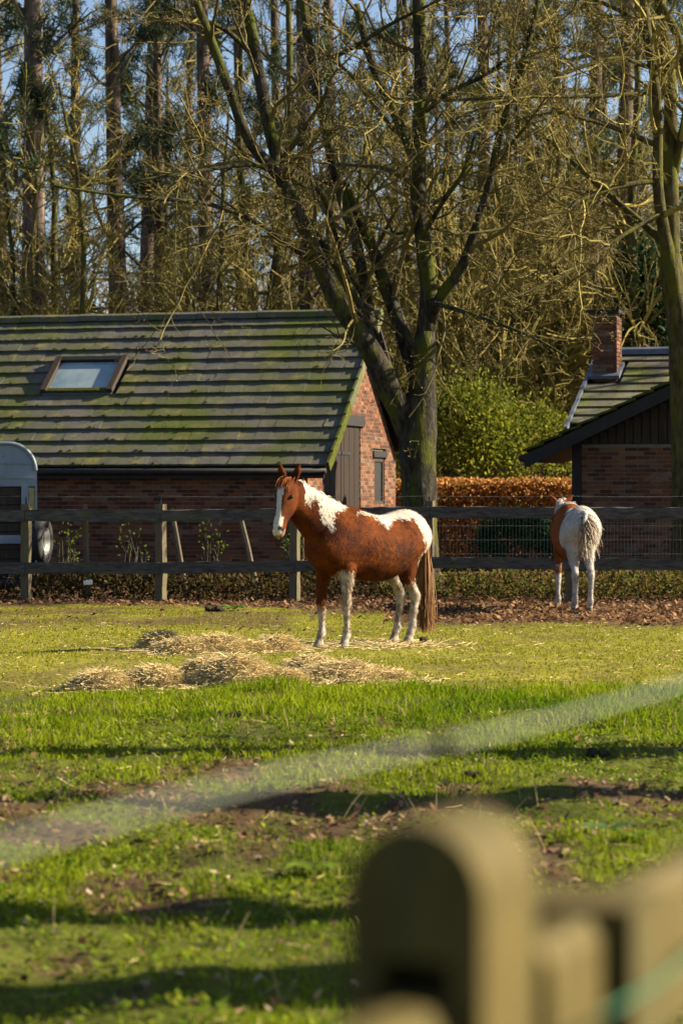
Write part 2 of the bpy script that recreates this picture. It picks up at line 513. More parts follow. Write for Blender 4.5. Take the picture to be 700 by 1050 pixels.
for (cx, cy, rx, hz, lab) in PILES:
    X, Y = gpx(cx, cy); Y += rx * 0.5
    n = int(230 * rx / 0.3)
    xs = X + rng.normal(0, rx * 1.1, n); ys = Y + rng.normal(0, rx * 0.9, n)
    straw(xs, ys, gz(xs, ys) + 0.008 + 0.02 * rng.random(n), rng.uniform(0.06, 0.2, n), 0.005, 0.12)
xs = rng.normal(0.3, 0.55, 1100); ys = rng.normal(25.9, 0.45, 1100)
straw(xs, ys, gz(xs, ys) + 0.01 + 0.03 * rng.random(len(xs)), rng.uniform(0.06, 0.2, len(xs)), 0.005, 0.15)
xs, ys = scatter(20.2, 30, 11); straw(xs, ys, gz(xs, ys) + 0.01, rng.uniform(0.04, 0.12, len(xs)), 0.005, 0.1)
xs, ys = scatter(6.8, 20, 5); straw(xs, ys, gz(xs, ys) + 0.02, rng.uniform(0.04, 0.14, len(xs)), 0.003, 0.3)
stuff('loose_straw', G, m_hay, 'loose pale straw strewn around the hay heaps', 'straw')
# dry standing stalks
G = Geo()
xs, ys = scatter(8, 18, 3.0); n = len(xs)
P = np.stack([xs, ys, gz(xs, ys)], 1); D = unit(np.stack([rng.normal(0, .35, n), rng.normal(0, .35, n), np.ones(n)], 1)); L = rng.uniform(.08, .26, n)[:, None]
G.tubes(np.stack([P, P + D * L * .5, P + D * L + np.array([0, 0, -1.]) * L * .12], 1), np.tile([[.003, .0025, .0015]], (n, 1)), 3, np.array([.4, .31, .16]) * rng.uniform(.5, 1.2, (n, 1)))
stuff('dry_stalks', G, m_hay, 'thin dry grass stalks standing up from the near turf', 'stalks')

# ------------------------------------------------------------------ brickwork
BR = np.array([[0.22, 0.088, 0.05], [0.26, 0.115, 0.065], [0.17, 0.068, 0.045], [0.3, 0.145, 0.08], [0.13, 0.07, 0.055], [0.24, 0.15, 0.105]])


def brickwork(name, root, O, du, dn, length, z0, top, holes, course=0.0715, bl=0.215, proud=0.06, dark=1.0, parent_name='wall'):
    """bricks on a vertical wall: O corner (x,y), du along, dn outward; top(u)->z; holes [(u0,u1,z0,z1)]"""
    O = np.array(O); du = np.array(du); dn = np.array(dn)

    def M(u0, u1, n0, n1, z0_, z1_):
        v = []
        for (u, n_, z) in [(u0, n1, z0_), (u1, n1, z0_), (u1, n0, z0_), (u0, n0, z0_), (u0, n1, z1_), (u1, n1, z1_), (u1, n0, z1_), (u0, n0, z1_)]:
            p = O + du * u + dn * n_
            v.append([p[0], p[1], z])
        return v
    GB = Geo(); GM = Geo()
    k = 0; z = z0
    zmax = max(top(u) for u in np.linspace(0, length, 60))
    while z < zmax:
        us = np.linspace(0, length, 400)
        ok = np.array([top(u) >= z + course for u in us])
        if ok.any():
            a, b = us[ok][0], us[ok][-1]
            segs = [(a, b)]
            for (h0, h1, hz0, hz1) in holes:
                if z + course * 0.6 > hz0 and z + course * 0.4 < hz1:
                    ns = []
                    for (s0, s1) in segs:
                        if h1 <= s0 or h0 >= s1: ns.append((s0, s1)); continue
                        if h0 > s0: ns.append((s0, h0))
                        if h1 < s1: ns.append((h1, s1))
                    segs = ns
            for (s0, s1) in segs:
                if s1 - s0 < 0.02: continue
                GM.add(M(s0 + 0.002, s1 - 0.002, 0.0, proud - 0.008, z, z + course), BOXQ)
                u = (math.floor(s0 / bl) - (0.5 if k % 2 else 0)) * bl
                while u < s1:
                    a0 = max(u, s0); b0 = min(u + bl - 0.011, s1)
                    if b0 - a0 > 0.03:
                        c = BR[rng.integers(0, len(BR))] * rng.uniform(0.7, 1.2) * dark
                        GB.add(M(a0, b0, 0.0, proud + rng.uniform(-0.003, 0.003), z + 0.011, z + course), BOXQ, None, c)
                    u += bl
        z += course; k += 1
    w = part(parent_name, GM, m_mortar, root)
    part('brickwork', GB, m_brick, w, kind='stuff')
    return w


# ------------------------------------------------------------------ barn
A = R(16)
BC = np.array([-0.643, 42.0])                      # front corner of the sunlit gable
bw = np.array([-math.cos(A), math.sin(A)])         # along the front, leftwards
bv = np.array([math.sin(A), math.cos(A)])          # into the barn
BD, BL = 6.0, 7.6                                  # gable depth, length
S_R, E_O, V_O = 3.2, 0.3, 0.5                      # ridge depth, eave and verge overhang
Z_E, Z_R = 2.07, 4.93
SL = (Z_R - Z_E) / (S_R + E_O)


def bp(l, s, z):
    """barn coords: l metres left of the gable, s metres deep"""
    p = BC + bw * l + bv * s
    return np.array([p[0], p[1], z])


barn = thing('barn', 'long brick barn with mossy tiled roof and a skylight behind the fence', 'barn', (*BC, 0))
roof_z = lambda s: Z_E + (s + E_O) * SL if s <= S_R else Z_R - (s - S_R) * SL
DOOR = (0.9, 3.42, 0.0, 2.84)
WIN = (4.4, 5.15, 1.36, 2.28)
brickwork('gable', barn, BC, bv, -bw, BD, -0.05, lambda u: roof_z(u) - 0.22, [DOOR, (3.42, 3.6, 2.84, 3.03), (2.4, 3.42, 2.84, 3.03), (4.28, 5.27, WIN[3], WIN[3] + 0.13), WIN], parent_name='gable_wall', dark=.62)
brickwork('front', barn, BC + bw * BL, -bw, -bv, BL, -0.05, lambda u: Z_E - 0.1, [], parent_name='front_wall', dark=.62)
# solid core behind the bricks
G = Geo()
pts = [(0.0, -0.1), (BD, -0.1), (BD, roof_z(BD) - 0.2), (S_R, Z_R - 0.2), (0.0, roof_z(0) - 0.2)]
G.prism(pts, 0.001, BL, lambda a, b, t: bp(t, a, b))
part('core', G, m_mortar, barn)


def bbox(G, l0, l1, s0, s1, z0, z1, col=None):
    v = [bp(l, s, z) for z in (z0, z1) for (l, s) in ((l0, s0), (l0, s1), (l1, s1), (l1, s0))]
    G.add(v, BOXQ, None, col)


# door: two leaves of planks
for (a, b) in ((0.91, 2.14), (2.17, 3.41)):
    G = Geo(); bbox(G, -0.022, -0.001, a, b, 0.02, 2.83)
    leaf = part('door', G, m_doorwood, barn)
    n = 7; w = (b - a) / n
    for i in range(n):
        G = Geo(); bbox(G, -0.04 - 0.004 * (i % 2), -0.0225, a + i * w + 0.004, a + (i + 1) * w - 0.004, 0.03, 2.82)
        part('plank', G, m_doorwood, leaf)
    for zz in (0.6, 2.3):
        G = Geo(); bbox(G, -0.056, -0.0445, a + 0.02 if a > 2 else b - 0.55, b - 0.65 if a > 2 else b - 0.02, zz, zz + 0.06)
        part('hinge', G, m_black, leaf)
G = Geo(); bbox(G, -0.10, -0.001, 2.4, 3.6, 2.843, 3.027); part('lintel', G, m_black, barn)
G = Geo(); bbox(G, -0.09, -0.001, 4.285, 5.265, WIN[3] + 0.003, WIN[3] + 0.127); part('lintel', G, m_black, barn)
G = Geo(); bbox(G, -0.012, -0.001, 4.41, 5.14, 1.37, 2.27); wn_ = part('window', G, m_black, barn)  # black panel painted in for the dark inside of the opening
for (a, b, c, d) in ((4.41, 4.47, 1.37, 2.27), (5.08, 5.14, 1.37, 2.27), (4.475, 5.075, 2.2, 2.27), (4.475, 5.075, 1.37, 1.44)):
    G = Geo(); bbox(G, -0.04, -0.0125, a, b, c, d); part('window_frame', G, m_darkwood, wn_)
# roof: deck, tiles, ridge caps, fascia
G = Geo()
pts = [(-E_O, Z_E - 0.13), (S_R, Z_R - 0.13), (S_R, Z_R - 0.05), (-E_O, Z_E - 0.05)]
G.prism(pts, -V_O + 0.05, BL + 0.3, lambda a, b, t: bp(t, a, b))
pts = [(S_R, Z_R - 0.13), (BD + 0.12, roof_z(BD + 0.12) - 0.13), (BD + 0.12, roof_z(BD + 0.12) - 0.05), (S_R, Z_R - 0.05)]
G.prism(pts, -V_O + 0.05, BL + 0.3, lambda a, b, t: bp(t, a, b))
roof = part('roof', G, m_black, barn)
NR = 13
slope_len = math.hypot(S_R + E_O, Z_R - Z_E); row = slope_len / NR; pitch = math.atan(SL)
TW = 0.30
up = np.array([*(bv * math.cos(pitch)), math.sin(pitch)]); al = np.array([*(-bw), 0.0]); nn = np.cross(al, up)
tile_meshes = []
for k in range(6):
    G = Geo(); v = []
    j = rng.normal(0, 0.004, 4)
    for z in (0, 1):
        for (u_, s_) in ((0, 0), (TW - 0.005, 0), (TW - 0.005, row + 0.05), (0, row + 0.05)):
            th = 0.034 if z else 0.0
            v.append((u_, s_, (0.048 if s_ == 0 else 0.0) + th - (0.012 if z == 0 and s_ == 0 else 0) + j[(0 if u_ == 0 else 1)] * (s_ == 0)))
    G.add(v, BOXQ, None, np.array([1, 1, 1]) * rng.uniform(0.92, 1.08) * np.array([1, rng.uniform(.98, 1.03), 1]))
    me = G.mesh('roof_tile'); me.materials.append(m_roof); tile_meshes.append(me)
SKY_L0, SKY_L1, SKY_R0, SKY_R1 = 4.08, 5.50, 6.05, 9.2
Gx = Geo()
ncol = int((BL + V_O + 0.25) / TW)
right = -V_O
for r_ in range(NR):
    for c_ in range(ncol):
        l1 = right + (c_ + 1) * TW; l0 = l1 - TW            # l grows leftwards
        if l1 > SKY_L0 and l0 < SKY_L1 and r_ + 0.5 > SKY_R0 and r_ + 0.5 < SKY_R1: continue
        sft = 0.0
        o3 = bp(l1, -E_O, Z_E) + up * (r_ * row) + nn * (-0.03 + rng.normal(0, 0.002))
        Mx = Matrix(((al[0], up[0], nn[0], o3[0]), (al[1], up[1], nn[1], o3[1]), (al[2], up[2], nn[2], o3[2]), (0, 0, 0, 1)))
        if c_ < 22:
            t = link('roof_tile', tile_meshes[rng.integers(0, 6)]); t.parent = roof; t.matrix_basis = Mx
        else:
            src = tile_meshes[0]
            vv = np.array([Mx @ v.co for v in src.vertices]); Gx.add(vv, BOXQ)
part('roof_tiles_beyond', Gx, m_roof, roof, kind='stuff')
for r_ in range(NR):                                          # verge pieces closing each course
    G = Geo(); v = []
    for z in (-0.13, 0.06):
        for (u_, s_) in ((0.002, -0.012), (0.045, -0.012), (0.045, row - 0.014), (0.002, row - 0.014)):
            o3 = bp(-V_O, -E_O, Z_E) + up * (r_ * row + s_) + al * u_ + nn * (z + (0.0 if s_ > 0 else 0.03))
            v.append(o3)
    G.add(v, BOXQ); part('verge_tile', G, m_moss if r_ < 5 else m_roof, roof)
for c_ in range(int((BL + V_O + 0.2) / 0.4)):                # ridge caps
    G = Geo(); l0 = -V_O - 0.03 + c_ * 0.4; pr = []
    for (ds, dz) in ((-0.15, -0.06), (-0.09, 0.045), (0, 0.085), (0.09, 0.045), (0.15, -0.06)):
        pr.append((S_R + ds, Z_R + 0.02 + dz + 0.003 * (c_ % 3)))
    G.prism(pr, l0, l0 + 0.392, lambda a, b, t: bp(t, a, b)); part('ridge_cap', G, m_roof, roof)
G = Geo(); bbox(G, -V_O + 0.05, BL + 0.3, -E_O - 0.03, -E_O - 0.002, Z_E - 0.21, Z_E - 0.045); part('fascia', G, m_black, roof)
G = Geo(); q = bp(-V_O, -E_O - 0.09, Z_E - 0.09); q2 = bp(BL + .3, -E_O - 0.09, Z_E - 0.09)
G.tubes(np.array([q, (q + q2) / 2, q2]), [0.055] * 3, 8, cap=True); part('gutter', G, m_black, roof, True)
Gm = Geo()
for k in range(260):
    l_ = rng.uniform(0.0, 7.4) ; rr_ = int(rng.integers(0, 12)); sz = rng.uniform(.012, .04)
    if SKY_L0 - .1 < l_ < SKY_L1 + .1 and SKY_R0 - 1 < rr_ < SKY_R1: continue
    if vnoise(l_ * .9, rr_ * .35, 77) < .42: continue
    c = bp(l_, -E_O, Z_E) + up * (rr_ * row + rng.uniform(-.005, .06)) + nn * 0.05
    v = [c + al * (sz * 1.6 * math.cos(a_)) + up * (sz * math.sin(a_)) for a_ in np.linspace(0, 2 * np.pi, 6, endpoint=False)] + [c + nn * sz * .8]
    Gm.add(v, None, [[i_, (i_ + 1) % 6, 6] for i_ in range(6)])
part('moss_cushions', Gm, m_moss, roof, True, kind='stuff')
# skylight
def rp(l, rr, n_):                                            # roof-plane point
    return bp(l, -E_O, Z_E) + up * (rr * row) + nn * n_
def rbox(l0, l1, r0, r1, n0, n1):
    v = [rp(l, rr, n_) for n_ in (n0, n1) for (l, rr) in ((l1, r0), (l0, r0), (l0, r1), (l1, r1))]
    G = Geo(); G.add(v, BOXQ); return G
sk = part('skylight', rbox(SKY_L0 + 0.02, SKY_L1 - 0.02, SKY_R0, SKY_R1 - 0.05, -0.02, 0.03), m_lead, roof)
part('pane', rbox(SKY_L0 + 0.12, SKY_L1 - 0.12, SKY_R0 + 0.35, SKY_R1 - 0.4, 0.032, 0.05), m_glass_sky, sk)
part('side_frame', rbox(SKY_L0 + 0.0, SKY_L0 + 0.115, SKY_R0 + 0.1, SKY_R1 - 0.05, 0.031, 0.12), m_darkwood, sk)
part('side_frame', rbox(SKY_L1 - 0.115, SKY_L1, SKY_R0 + 0.1, SKY_R1 - 0.05, 0.031, 0.12), m_darkwood, sk)
part('top_frame', rbox(SKY_L0 + 0.118, SKY_L1 - 0.118, SKY_R1 - 0.38, SKY_R1 - 0.05, 0.031, 0.11), m_black, sk)
part('bottom_frame', rbox(SKY_L0 + 0.118, SKY_L1 - 0.118, SKY_R0 + 0.1, SKY_R0 + 0.33, 0.031, 0.09), m_moss, sk)

# ------------------------------------------------------------------ shed on the right
SO = np.array([4.12, 41.5])
su = np.array([math.cos(A), -math.sin(A)]); sv = np.array([math.sin(A), math.cos(A)])


def sp(u, v, z):
    p = SO + su * u + sv * v
    return np.array([p[0], p[1], z])


def sbox(G, u0, u1, v0, v1, z0, z1, col=None):
    G.add([sp(u, v, z) for z in (z0, z1) for (u, v) in ((u0, v0), (u1, v0), (u1, v1), (u0, v1))], BOXQ, None, col)


shed = thing('brick_shed', 'dark gabled brick shed with black boards and a chimney', 'shed', (*SO, 0))
UT, UA, ZT = -0.88, 4.4, 2.33
SS = 0.47
ZA = ZT + (UA - UT) * SS
ZB = 2.44
brickwork('front', shed, SO + su * 0.0, su, -sv, 8.8, -0.05, lambda u: ZB, [], parent_name='front_wall', dark=0.62)
G = Geo(); sbox(G, 0.002, 8.8, 0.0, 5.0, -0.1, ZB); part('core', G, m_mortar, shed)
G = Geo()
pr = [(0.0, ZB + 0.003), (8.8, ZB + 0.003), (8.8, ZT + (0.88) * SS - 0.2 + 0.35), (UA, ZA - 0.2), (0.0, ZB + 0.06)]
G.prism(pr, 0.0, 5.0, lambda a, b, t: sp(a, t, b)); gab = part('gable', G, m_black, shed)
for i in range(60):                                           # vertical cladding boards
    u = 0.03 + i * 0.145
    zt = ZT + (min(u, 2 * UA - u - 0.14) - UT) * SS - 0.24
    if zt < ZB + 0.05: continue
    G = Geo(); sbox(G, u, u + 0.125, -0.035 - 0.006 * (i % 2), -0.002, ZB + 0.01, zt); part('cladding_board', G, m_darkwood, gab)
G = Geo(); sbox(G, -0.16, -0.003, -0.09, 0.07, -0.05, ZT + 0.32); part('corner_post', G, m_black, shed)
G = Geo()
for pr in ([(UT, ZT - 0.16), (UA, ZA - 0.16), (UA, ZA - 0.07), (UT, ZT - 0.07)], [(UA, ZA - 0.16), (2 * UA - UT, ZT - 0.16), (2 * UA - UT, ZT - 0.07), (UA, ZA - 0.07)]):
    G.prism(pr, -0.56, 3.4, lambda a, b, t: sp(a, t, b))
sroof = part('roof', G, m_black, shed)
G = Geo()
pr = [(UT, ZT - 0.30), (UA, ZA - 0.30), (UA, ZA - 0.071), (UT, ZT - 0.071)]
G.prism(pr, -0.60, -0.562, lambda a, b, t: sp(a, t, b)); part('bargeboard', G, m_black, sroof)
G = Geo(); q = sp(UT - 0.05, -0.6, ZT - 0.13); q2 = sp(UT - 0.05, 3.2, ZT - 0.13)
G.tubes(np.array([q, (q + q2) / 2, q2]), [0.06] * 3, 8, cap=True); part('gutter', G, m_black, sroof, True)
cs = 1 / math.hypot(1, SS); dU = np.array([*(su * cs), SS * cs]); nU = np.array([*(-su * SS * cs), cs])
nrow = 17; rl = 0.345
for i in range(nrow):                                         # courses of the front gable, each with a verge tile
    for (v0, v1, nm, mm) in ((-0.62, -0.3, 'verge_tile', m_moss), (-0.297, 3.2, 'tile_course', m_roof)):
        v = []
        for z in (0, 1):
            for (a, vv) in ((0, v0), (rl + 0.04, v0), (rl + 0.04, v1), (0, v1)):
                base = sp(UT, vv, ZT - 0.07) + dU * (i * rl + a)
                v.append(base + nU * ((0.045 if a == 0 else 0.003) + (0.04 if z else -0.001) + (0.012 if nm == 'verge_tile' else 0)))
        G = Geo(); G.add(v, BOXQ); part(nm, G, mm, sroof)
# main roof behind, ridge parallel to the front
VR, ZR2, UL, UE = 3.5, 4.2, -0.35, 9.0
def mz(v): return ZR2 - (VR - v) * 0.466
G = Geo()
for pr in ([(0.3, mz(0.3) - 0.16), (VR, ZR2 - 0.16), (VR, ZR2 - 0.07), (0.3, mz(0.3) - 0.07)], [(VR, ZR2 - 0.16), (2 * VR + .4, mz(-0.4) - 0.16), (2 * VR + .4, mz(-0.4) - 0.07), (VR, ZR2 - 0.07)]):
    G.prism(pr, UL + 0.03, UE, lambda a, b, t: sp(t, a, b))
mroof = part('back_roof', G, m_black, shed)
G = Geo(); sbox(G, 0.3, 8.8, 5.002, 6.8, -0.1, 2.6); part('back_wall', G, m_mortar, shed)
c2 = 1 / math.hypot(1, 0.466); dV = np.array([*(sv * c2), 0.466 * c2]); nV = np.array([*(-sv * 0.466 * c2), c2])
L2 = (VR + 0.4) / c2; nr2 = 12; rl2 = L2 / nr2
small_tiles = []
for k in range(4):
    G = Geo(); v = []
    for z in (0, 1):
        for (a, b) in ((0, 0), (0.295, 0), (0.295, rl2 + 0.04), (0, rl2 + 0.04)):
            v.append((a, b, (0.04 if b == 0 else 0.0) + (0.036 if z else 0)))
    G.add(v, BOXQ, None, np.array([1.25, 1.2, 1.1]) * rng.uniform(0.85, 1.2)); me = G.mesh('roof_tile'); me.materials.append(m_roof); small_tiles.append(me)
suv = np.array([*su, 0.0])
for r_ in range(3, nr2):
    for c_ in range(9):
        o3 = sp(UL + 0.05 + c_ * 0.30, -0.4, mz(-0.4) - 0.068) + dV * (r_ * rl2)
        uc = UL + 0.05 + c_ * 0.3
        if uc + 0.3 > -0.42 and uc < 0.22 and -0.4 + (r_ + 1) * rl2 * c2 > 2.3 and -0.4 + r_ * rl2 * c2 < 3.0: continue
        t = link('roof_tile', small_tiles[rng.integers(0, 4)]); t.parent = mroof
        t.matrix_basis = Matrix(((suv[0], dV[0], nV[0], o3[0]), (suv[1], dV[1], nV[1], o3[1]), (suv[2], dV[2], nV[2], o3[2]), (0, 0, 0, 1)))
G = Geo(); v = []
for z in (-0.1, 0.09):
    for (u, b) in ((UL - 0.02, 0.8), (UL + 0.04, 0.8), (UL + 0.04, L2), (UL - 0.02, L2)):
        v.append(sp(u, -0.4, mz(-0.4) - 0.05) + dV * b + nV * z)
G.add(v, BOXQ); part('verge_flashing', G, m_lead, mroof)
G = Geo()
G.prism([(VR - 0.14, ZR2 - 0.04), (VR - 0.08, ZR2 + 0.06), (VR, ZR2 + 0.1), (VR + 0.08, ZR2 + 0.06), (VR + 0.14, ZR2 - 0.04)], UL, UE, lambda a, b, t: sp(t, a, b)); part('ridge_cap', G, m_lead, mroof)
# chimney
CU0, CU1, CV0, CV1, CZ = -0.25, 0.2, 2.4, 2.92, 4.86
G = Geo(); sbox(G, CU0 + .03, CU1 - .03, CV0 + .03, CV1 - .03, 3.2, CZ - 0.01); ch = part('chimney', G, m_mortar, mroof)
GB = Geo(); z = 3.3; k = 0
while z < CZ - 0.08:
    for (a0, a1, b0, b1) in (((CU0, CU0 + .26, CV0, CV0 + .1), (CU0 + .27, CU1, CV0, CV0 + .1), (CU1 - .1, CU1, CV0 + .11, CV0 + .31), (CU1 - .1, CU1, CV0 + .32, CV1), (CU0, CU0 + .1, CV0 + .11, CV1)) if k % 2 else
                             ((CU0, CU0 + .13, CV0, CV0 + .1), (CU0 + .14, CU0 + .39, CV0, CV0 + .1), (CU0 + .4, CU1, CV0, CV0 + .2), (CU1 - .1, CU1, CV0 + .21, CV0 + .42), (CU1 - .1, CU1, CV0 + .43, CV1), (CU0, CU0 + .1, CV0 + .11, CV1))):
        sbox(GB, a0, a1, b0, b1, z, z + 0.06, BR[rng.integers(0, 6)] * rng.uniform(.6, .85))
    z += 0.0715; k += 1
part('brickwork', GB, m_brick, ch, kind='stuff')
G = Geo(); sbox(G, CU0 - 0.1, CU1 + 0.05, CV0 - 0.08, CV1 + 0.08, CZ, CZ + 0.06); part('chimney_cap', G, m_black, ch)
G = Geo(); v = []
for z in (0.06, 0.13):
    for (u, b) in ((CU0 - 0.06, (CV0 - 0.07 + .4) / c2), (CU1 + 0.06, (CV0 - 0.07 + .4) / c2), (CU1 + 0.06, (CV1 + .4) / c2), (CU0 - 0.06, (CV1 + .4) / c2)):
        v.append(sp(u, -0.4, mz(-0.4) - 0.05) + dV * b + nV * z)
G.add(v, BOXQ); part('chimney_flashing', G, m_lead, ch)

# ------------------------------------------------------------------ paddock fence
FY = 36.0
def jbox(L, hy, hz, segs=10, j=0.004):
    """rough-sawn bar along x centred on the origin"""
    xs = np.linspace(-L / 2, L / 2, segs + 1); v = []
    for x_ in xs:
        o = rng.normal(0, j, 8)
        v += [(x_, -hy + o[0], -hz + o[1]), (x_, hy + o[2], -hz + o[3]), (x_, hy + o[4], hz + o[5]), (x_, -hy + o[6], hz + o[7])]
    q = [[i * 4 + k, i * 4 + (k + 1) % 4, (i + 1) * 4 + (k + 1) % 4, (i + 1) * 4 + k] for i in range(segs) for k in range(4)]
    b = segs * 4
    q += [[3, 2, 1, 0], [b, b + 1, b + 2, b + 3]]
    G = Geo(); G.add(v, q); return G
fence = thing('paddock_fence', 'weathered grey post and rail fence with wire behind the horses', 'fence', (0, FY, 0))
rail_m = []
for k in range(3):
    me = jbox(2.0, 0.025, 0.083, 14, 0.005).mesh('rail'); me.materials.append(m_fence); rail_m.append(me)
post_x = [(-111, -0.01), (27, 0.0), (165, 0.0), (302, 0.02), (440, 0.05), (584, 0.04), (716, 0.03), (856, 0.0)]
PX = [((p - 350) * FY / F, dz) for p, dz in post_x]
for i, (X, dz) in enumerate(PX):
    me = jbox(1.55 + dz * 1.0, 0.07, 0.062, 10, 0.004)
    V = me.V[0]; V = np.stack([V[:, 2], V[:, 1], V[:, 0]], 1)
    V[:, 0] += (V[:, 2]) * rng.normal(0, 0.008); me.V[0] = V
    me.Fq = [f[:, ::-1] for f in me.Fq]
    o = part('post', me, m_post, fence, world=False); o.location = (X, 0, 1.46 / 2 - 0.05 + dz * 0.5); o.rotation_euler = (0, 0, R(-20 + rng.normal(0, 4)))
    G = Geo(); G.tubes(np.array([[X, 0, 1.44 + dz], [X, 0, 1.52 + dz], [X, 0, 1.575]]), [0.012, 0.014, 0.008], 6, cap=True)
    part('insulator', G, m_black, fence, world=False)
for i in range(len(PX) - 1):
    (xa, da), (xb, db) = PX[i], PX[i + 1]
    for (zh, dlt) in ((1.285, 0.0), (0.505, 0.0)):
        za, zb = zh + da, zh + db
        if zh < 1: za, zb = zh + da * 1.6, zh + db * 1.6
        o = link('rail', rail_m[(i * 2 + (zh < 1)) % 3]); o.parent = fence
        o.location = ((xa + xb) / 2, -0.098 if i % 2 else -0.096, (za + zb) / 2)
        o.rotation_euler = (rng.normal(0, 0.02), math.atan2(za - zb, xb - xa), 0)
        o.scale = ((xb - xa - 0.008) / 2.0, 1, 1)
for i in range(len(PX) - 1):
    (xa, da), (xb, db) = PX[i], PX[i + 1]
    xs = np.linspace(xa, xb, 6); zs = 1.575 - 0.012 * np.sin(np.linspace(0, np.pi, 6))
    G = Geo(); G.tubes(np.stack([xs, np.zeros(6), zs], 1), [0.0022] * 6, 4); part('top_wire', G, m_wire, fence, world=False)
G = Geo()
xs = np.arange(PX[4][0] + 0.1, PX[7][0], 0.052); n = len(xs)
P = np.stack([np.stack([xs + rng.normal(0, .002, n), np.full(n, 0.078), np.full(n, 0.5)], 1), np.stack([xs + rng.normal(0, .002, n), np.full(n, 0.078), np.full(n, 1.36)], 1)], 1)
G.tubes(P, np.full((n, 2), 0.0016), 3)
for zz in np.arange(0.5, 1.37, 0.21):
    G.tubes(np.array([[PX[4][0], 0.083, zz], [PX[7][0], 0.083, zz]]), [0.0017, 0.0017], 3)
part('wire_mesh', G, m_wire, fence, world=False)
# old stakes leaning behind the fence
for (xa, ya, xb, yb, lab) in ((87, 517, 90, 600, 'thin upright stake behind the fence near the trailer'), (176, 521, 192, 602, 'mossy leaning stake behind the fence next to a lit post'),
                              (245, 522, 266, 602, 'green leaning stake behind the fence beside the pinto horse head')):
    a, b = px(xa, ya, 36.7), px(xb, yb, 36.7); b[2] = -0.05
    G = Geo(); G.tubes(np.stack([b + (a - b) * t for t in np.linspace(0, 1, 6)]) + rng.normal(0, 0.004, (6, 3)), [0.05, 0.05, 0.047, 0.047, 0.045, 0.04], 7, cap=True)
    o = link('wooden_stake', G.mesh('wooden_stake'), m_post); tag(o, lab, 'stake', 'stakes behind the fence')
G = Geo(); p = px(90, 596, 35.86)
for k in range(3):
    c = p + rng.normal(0, 0.03, 3) * np.array([1, .2, .6])
    G.box(c - [.05, .012, .03], c + [.05, .012, .03])
o = link('plastic_scrap', G.mesh('plastic_scrap'), m_white); tag(o, 'scrap of white plastic caught below the lower fence rail', 'plastic scrap')

# ------------------------------------------------------------------ livestock trailer at the left edge
TY = 37.7; TX1 = -4.74; TX0 = -8.0; TZ = 2.42
trailer = thing('livestock_trailer', 'pale blue-grey livestock trailer with rounded roof beside the barn', 'trailer', (TX1, TY, 0))
trailer.rotation_euler = (0, 0, R(8.5))
prof = [(TX0, TZ)] + [(TX1 - 0.42 + 0.42 * math.sin(t), TZ - 0.42 + 0.42 * math.cos(t)) for t in np.linspace(0, math.pi / 2, 9)]
inner = [(x_ - 0.04 if i else x_, z_ - 0.04) for i, (x_, z_) in enumerate(prof)]
G = Geo(); pr = prof + [(TX1, 1.72), (TX0, 1.72)]
G.prism(pr, TY, TY + 1.65, lambda a, b, t: (a, t, b)); body = part('upper_body', G, m_trailer, trailer)
G = Geo(); path = np.array([(a, TY - 0.012, b) for a, b in prof]); G.tubes(path + np.array([-0.02, 0, -0.03]), [0.03] * len(path), 8); part('roof_trim', G, m_trailer, body, True)
for zz in (2.07, 1.84):
    G = Geo(); G.box((TX0, TY - 0.02, zz), (TX1 - 0.03, TY - 0.001, zz + 0.014)); part('seam_strip', G, m_trailer, body)
for i in range(18):
    x_ = TX1 - 0.46 - i * 0.11
    G = Geo(); G.box((x_, TY - 0.011, 1.865), (x_ + 0.05, TY - 0.001, 2.06)); part('corrugation', G, m_trailer, body)
G = Geo(); G.box((TX0, TY + 0.05, 0.42), (TX1 - 0.02, TY + 1.6, 1.718)); part('dark_interior', G, m_black, trailer)  # solid black block stands in for the dark inside of the trailer
for zz in np.arange(0.46, 1.68, 0.14):
    G = Geo(); G.box((TX0, TY + 0.02, zz), (TX1 - 0.25, TY + 0.049, zz + 0.12)); part('slat', G, m_darkwood, trailer)
G = Geo(); G.box((TX1 - 0.24, TY - 0.015, 0.35), (TX1 - 0.13, TY + 0.048, 1.718)); part('side_post', G, m_trailer, trailer)
G = Geo(); G.box((TX1 - 0.03, TY - 0.012, 0.35), (TX1 + 0.003, TY + 0.048, 1.718)); part('corner_post', G, m_trailer, trailer)
G = Geo(); G.box((TX1 - 0.125, TY + 0.01, 1.34), (TX1 - 0.035, TY + 0.046, 1.70)); part('nose_window', G, mat('yellow_window', [(0.3, 0.27, 0.1), (0.42, 0.38, 0.16)], 10), trailer)  # yellowish window in the nose, built as an opaque yellow panel
G = Geo(); G.box((TX0, TY - 0.03, 0.83), (TX1 - 0.245, TY + 0.018, 0.96)); part('side_bar', G, m_trailer, trailer)
G = Geo(); G.box((TX0, TY - 0.05, 0.16), (TX1 - 0.05, TY + 0.02, 0.345)); part('sill', G, m_trailer, trailer)
